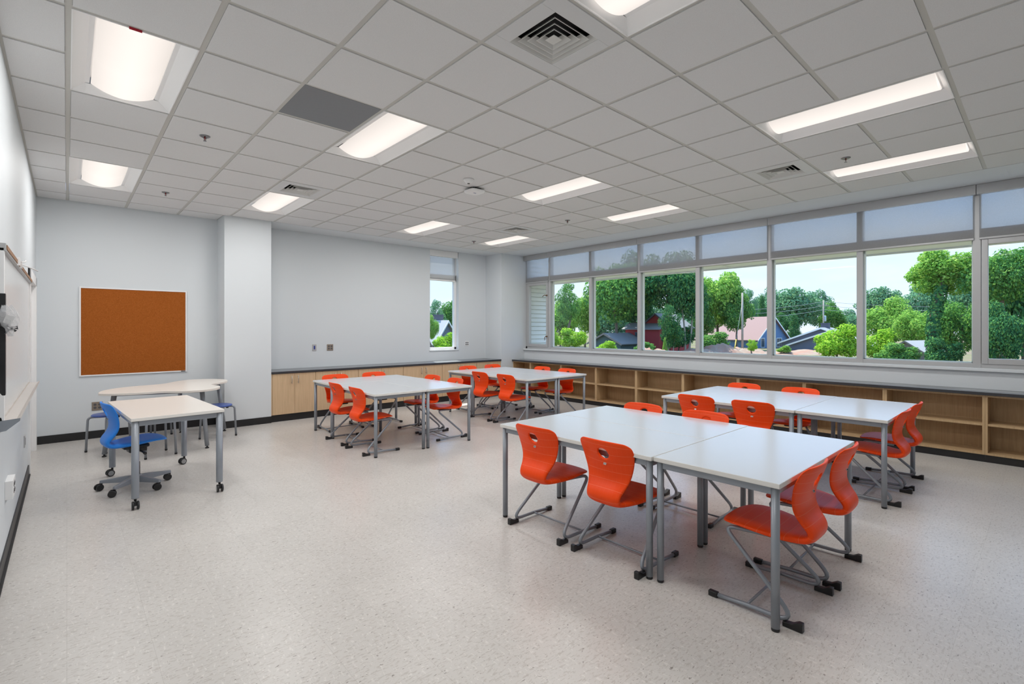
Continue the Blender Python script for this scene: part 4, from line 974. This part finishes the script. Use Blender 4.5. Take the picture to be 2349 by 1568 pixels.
# poles and wires
M['pole'] = mat('weathered_pole', (.36, .31, .26), .9); M['wire'] = mat('wire_grey', (.30, .31, .32), .6); M['yellow'] = mat('yellow_guy_sleeve', (.80, .48, .02), .5); M['trans'] = mat('transformer_grey', (.45, .5, .53), .5)
def pole(px, depth, top, rad, label):
    p = at(px, CY, depth); zt = HC - (top - CY) * depth / F; r = thing('utility_pole', label, 'utility pole', (p.x, p.y, GZ), 0, 'utility poles'); MB().tube([(0, 0, 0), (0, 0, zt - GZ)], [rad, rad * .75], 10).build('shaft', M['pole'], r); return r, zt - GZ
r, zt = pole(1703, 64, 671, .15, 'pale wooden utility pole with a yellow sleeved guy wire')
g0 = RGT * -3.0 + FWD * -4.0
MB().tube([g0, Vector((0, 0, zt * .86))], .016, 6).build('guy_wire', M['wire'], r)
MB().tube([g0, g0 + (Vector((0, 0, zt * .86)) - g0) * .30], .055, 8).build('guy_sleeve', M['yellow'], r)
r, zt = pole(1889, 96, 688, .15, 'distant utility pole with a transformer behind the garage')
MB().box(-.06, .06, -.06, .06, zt - 1.1, zt - .98).tube([RGT * -1.1 + Vector((0, 0, zt - 1.0)), RGT * 1.1 + Vector((0, 0, zt - 1.0))], .06, 6).build('cross_arm', M['pole'], r)
MB().lathe([(.24, zt - 4.2), (.27, zt - 4.0), (.27, zt - 3.2), (.2, zt - 3.05)], (.42, -.1, 0), 14).build('transformer', M['trans'], r)
pa = at(1889, CY, 96); pb = at(1672, CY, 97); pc = at(2260, CY, 97)
for k, (z0, z1, z2) in enumerate(((6.8, 5.2, 5.9), (6.0, 4.4, 5.1), (5.2, 3.5, 4.3))):
    b = MB()
    for q, zq in ((pb, z1), (pc, z2)):
        pts = []
        for i in range(13):
            u = i / 12; x = pa.lerp(q, u); x.z = z0 + (zq - z0) * u - 1.2 * 4 * u * (1 - u) * .35; pts.append(x)
        b.tube(pts, .028, 5)
    tag(b.build('street_power_line', M['wire']), ['topmost power line strung from the distant utility pole', 'middle power line strung from the distant utility pole', 'lowest power line strung from the distant utility pole'][k], 'power line', 'power lines')
pole(2053, 84, 748, .10, 'thin pale pole above the grey shed')
#ENDOUTSIDE
# ------------------------------------------------------------------ camera, world, light
cam = bpy.data.cameras.new('camera'); co = bpy.data.objects.new('camera', cam); COL.objects.link(co); sc.camera = co
co.location = (0, 0, HC); co.rotation_euler = (PI / 2, 0, -YAW); cam.sensor_width = 36; cam.lens = F / 2349 * 36; cam.shift_y = -(784 - CY) / 2349; cam.clip_start = .05; cam.clip_end = 2000
w = bpy.data.worlds.new('sky'); sc.world = w; w.use_nodes = True; nt = w.node_tree; nt.nodes.clear(); t = NT(w)
o = t.n('ShaderNodeOutputWorld'); bg = t.n('ShaderNodeBackground'); tc = t.n('ShaderNodeTexCoord'); sp_ = t.n('ShaderNodeSeparateXYZ'); t.l(tc.outputs['Generated'], sp_.inputs[0])
grad = t.ramp(sp_.outputs[2], [(0, (.395, .44, .52)), (.13, (.36, .44, .57)), (.30, (.24, .50, 1.0)), (1, (.40, .75, 1.4))])
dv = t.math('ADD', t.math('MAXIMUM', sp_.outputs[2], 0), .12); cx = t.math('DIVIDE', sp_.outputs[0], dv); cy = t.math('DIVIDE', sp_.outputs[1], dv); cb = t.n('ShaderNodeCombineXYZ'); t.l(cx, cb.inputs[0]); t.l(cy, cb.inputs[1])
cn = t.noise(cb.outputs[0], .9, 6, .58); cf = t.ramp(cn, [(.42, (0, 0, 0)), (.62, (1, 1, 1))]); c = t.mix(t.math('MULTIPLY', cf, .65), grad, (.43, .46, .52)); t.l(c, bg.inputs[0]); bg.inputs[1].default_value = 2.0; t.l(bg.outputs[0], o.inputs[0])
sn = bpy.data.lights.new('sun', 'SUN'); sn.energy = 8.5; sn.angle = math.radians(.6); sn.color = (1, .95, .86); so = bpy.data.objects.new('sun', sn); COL.objects.link(so)
sd = Vector((-.35 * .5, -.93 * .5, -.86)); so.rotation_euler = sd.to_track_quat('-Z', 'Y').to_euler(); so.location = (20, 40, 60)
sc.view_settings.view_transform = 'Standard'; sc.view_settings.look = 'None'; sc.view_settings.gamma = 1; sc.view_settings.exposure = .35; sc.view_settings.use_curve_mapping = False
cy_ = sc.cycles; cy_.use_denoising = True; cy_.adaptive_threshold = .015; cy_.max_bounces = 10; cy_.diffuse_bounces = 5; cy_.glossy_bounces = 4; cy_.transparent_max_bounces = 24; cy_.transmission_bounces = 6; cy_.sample_clamp_indirect = 6; cy_.caustics_reflective = False; cy_.caustics_refractive = False
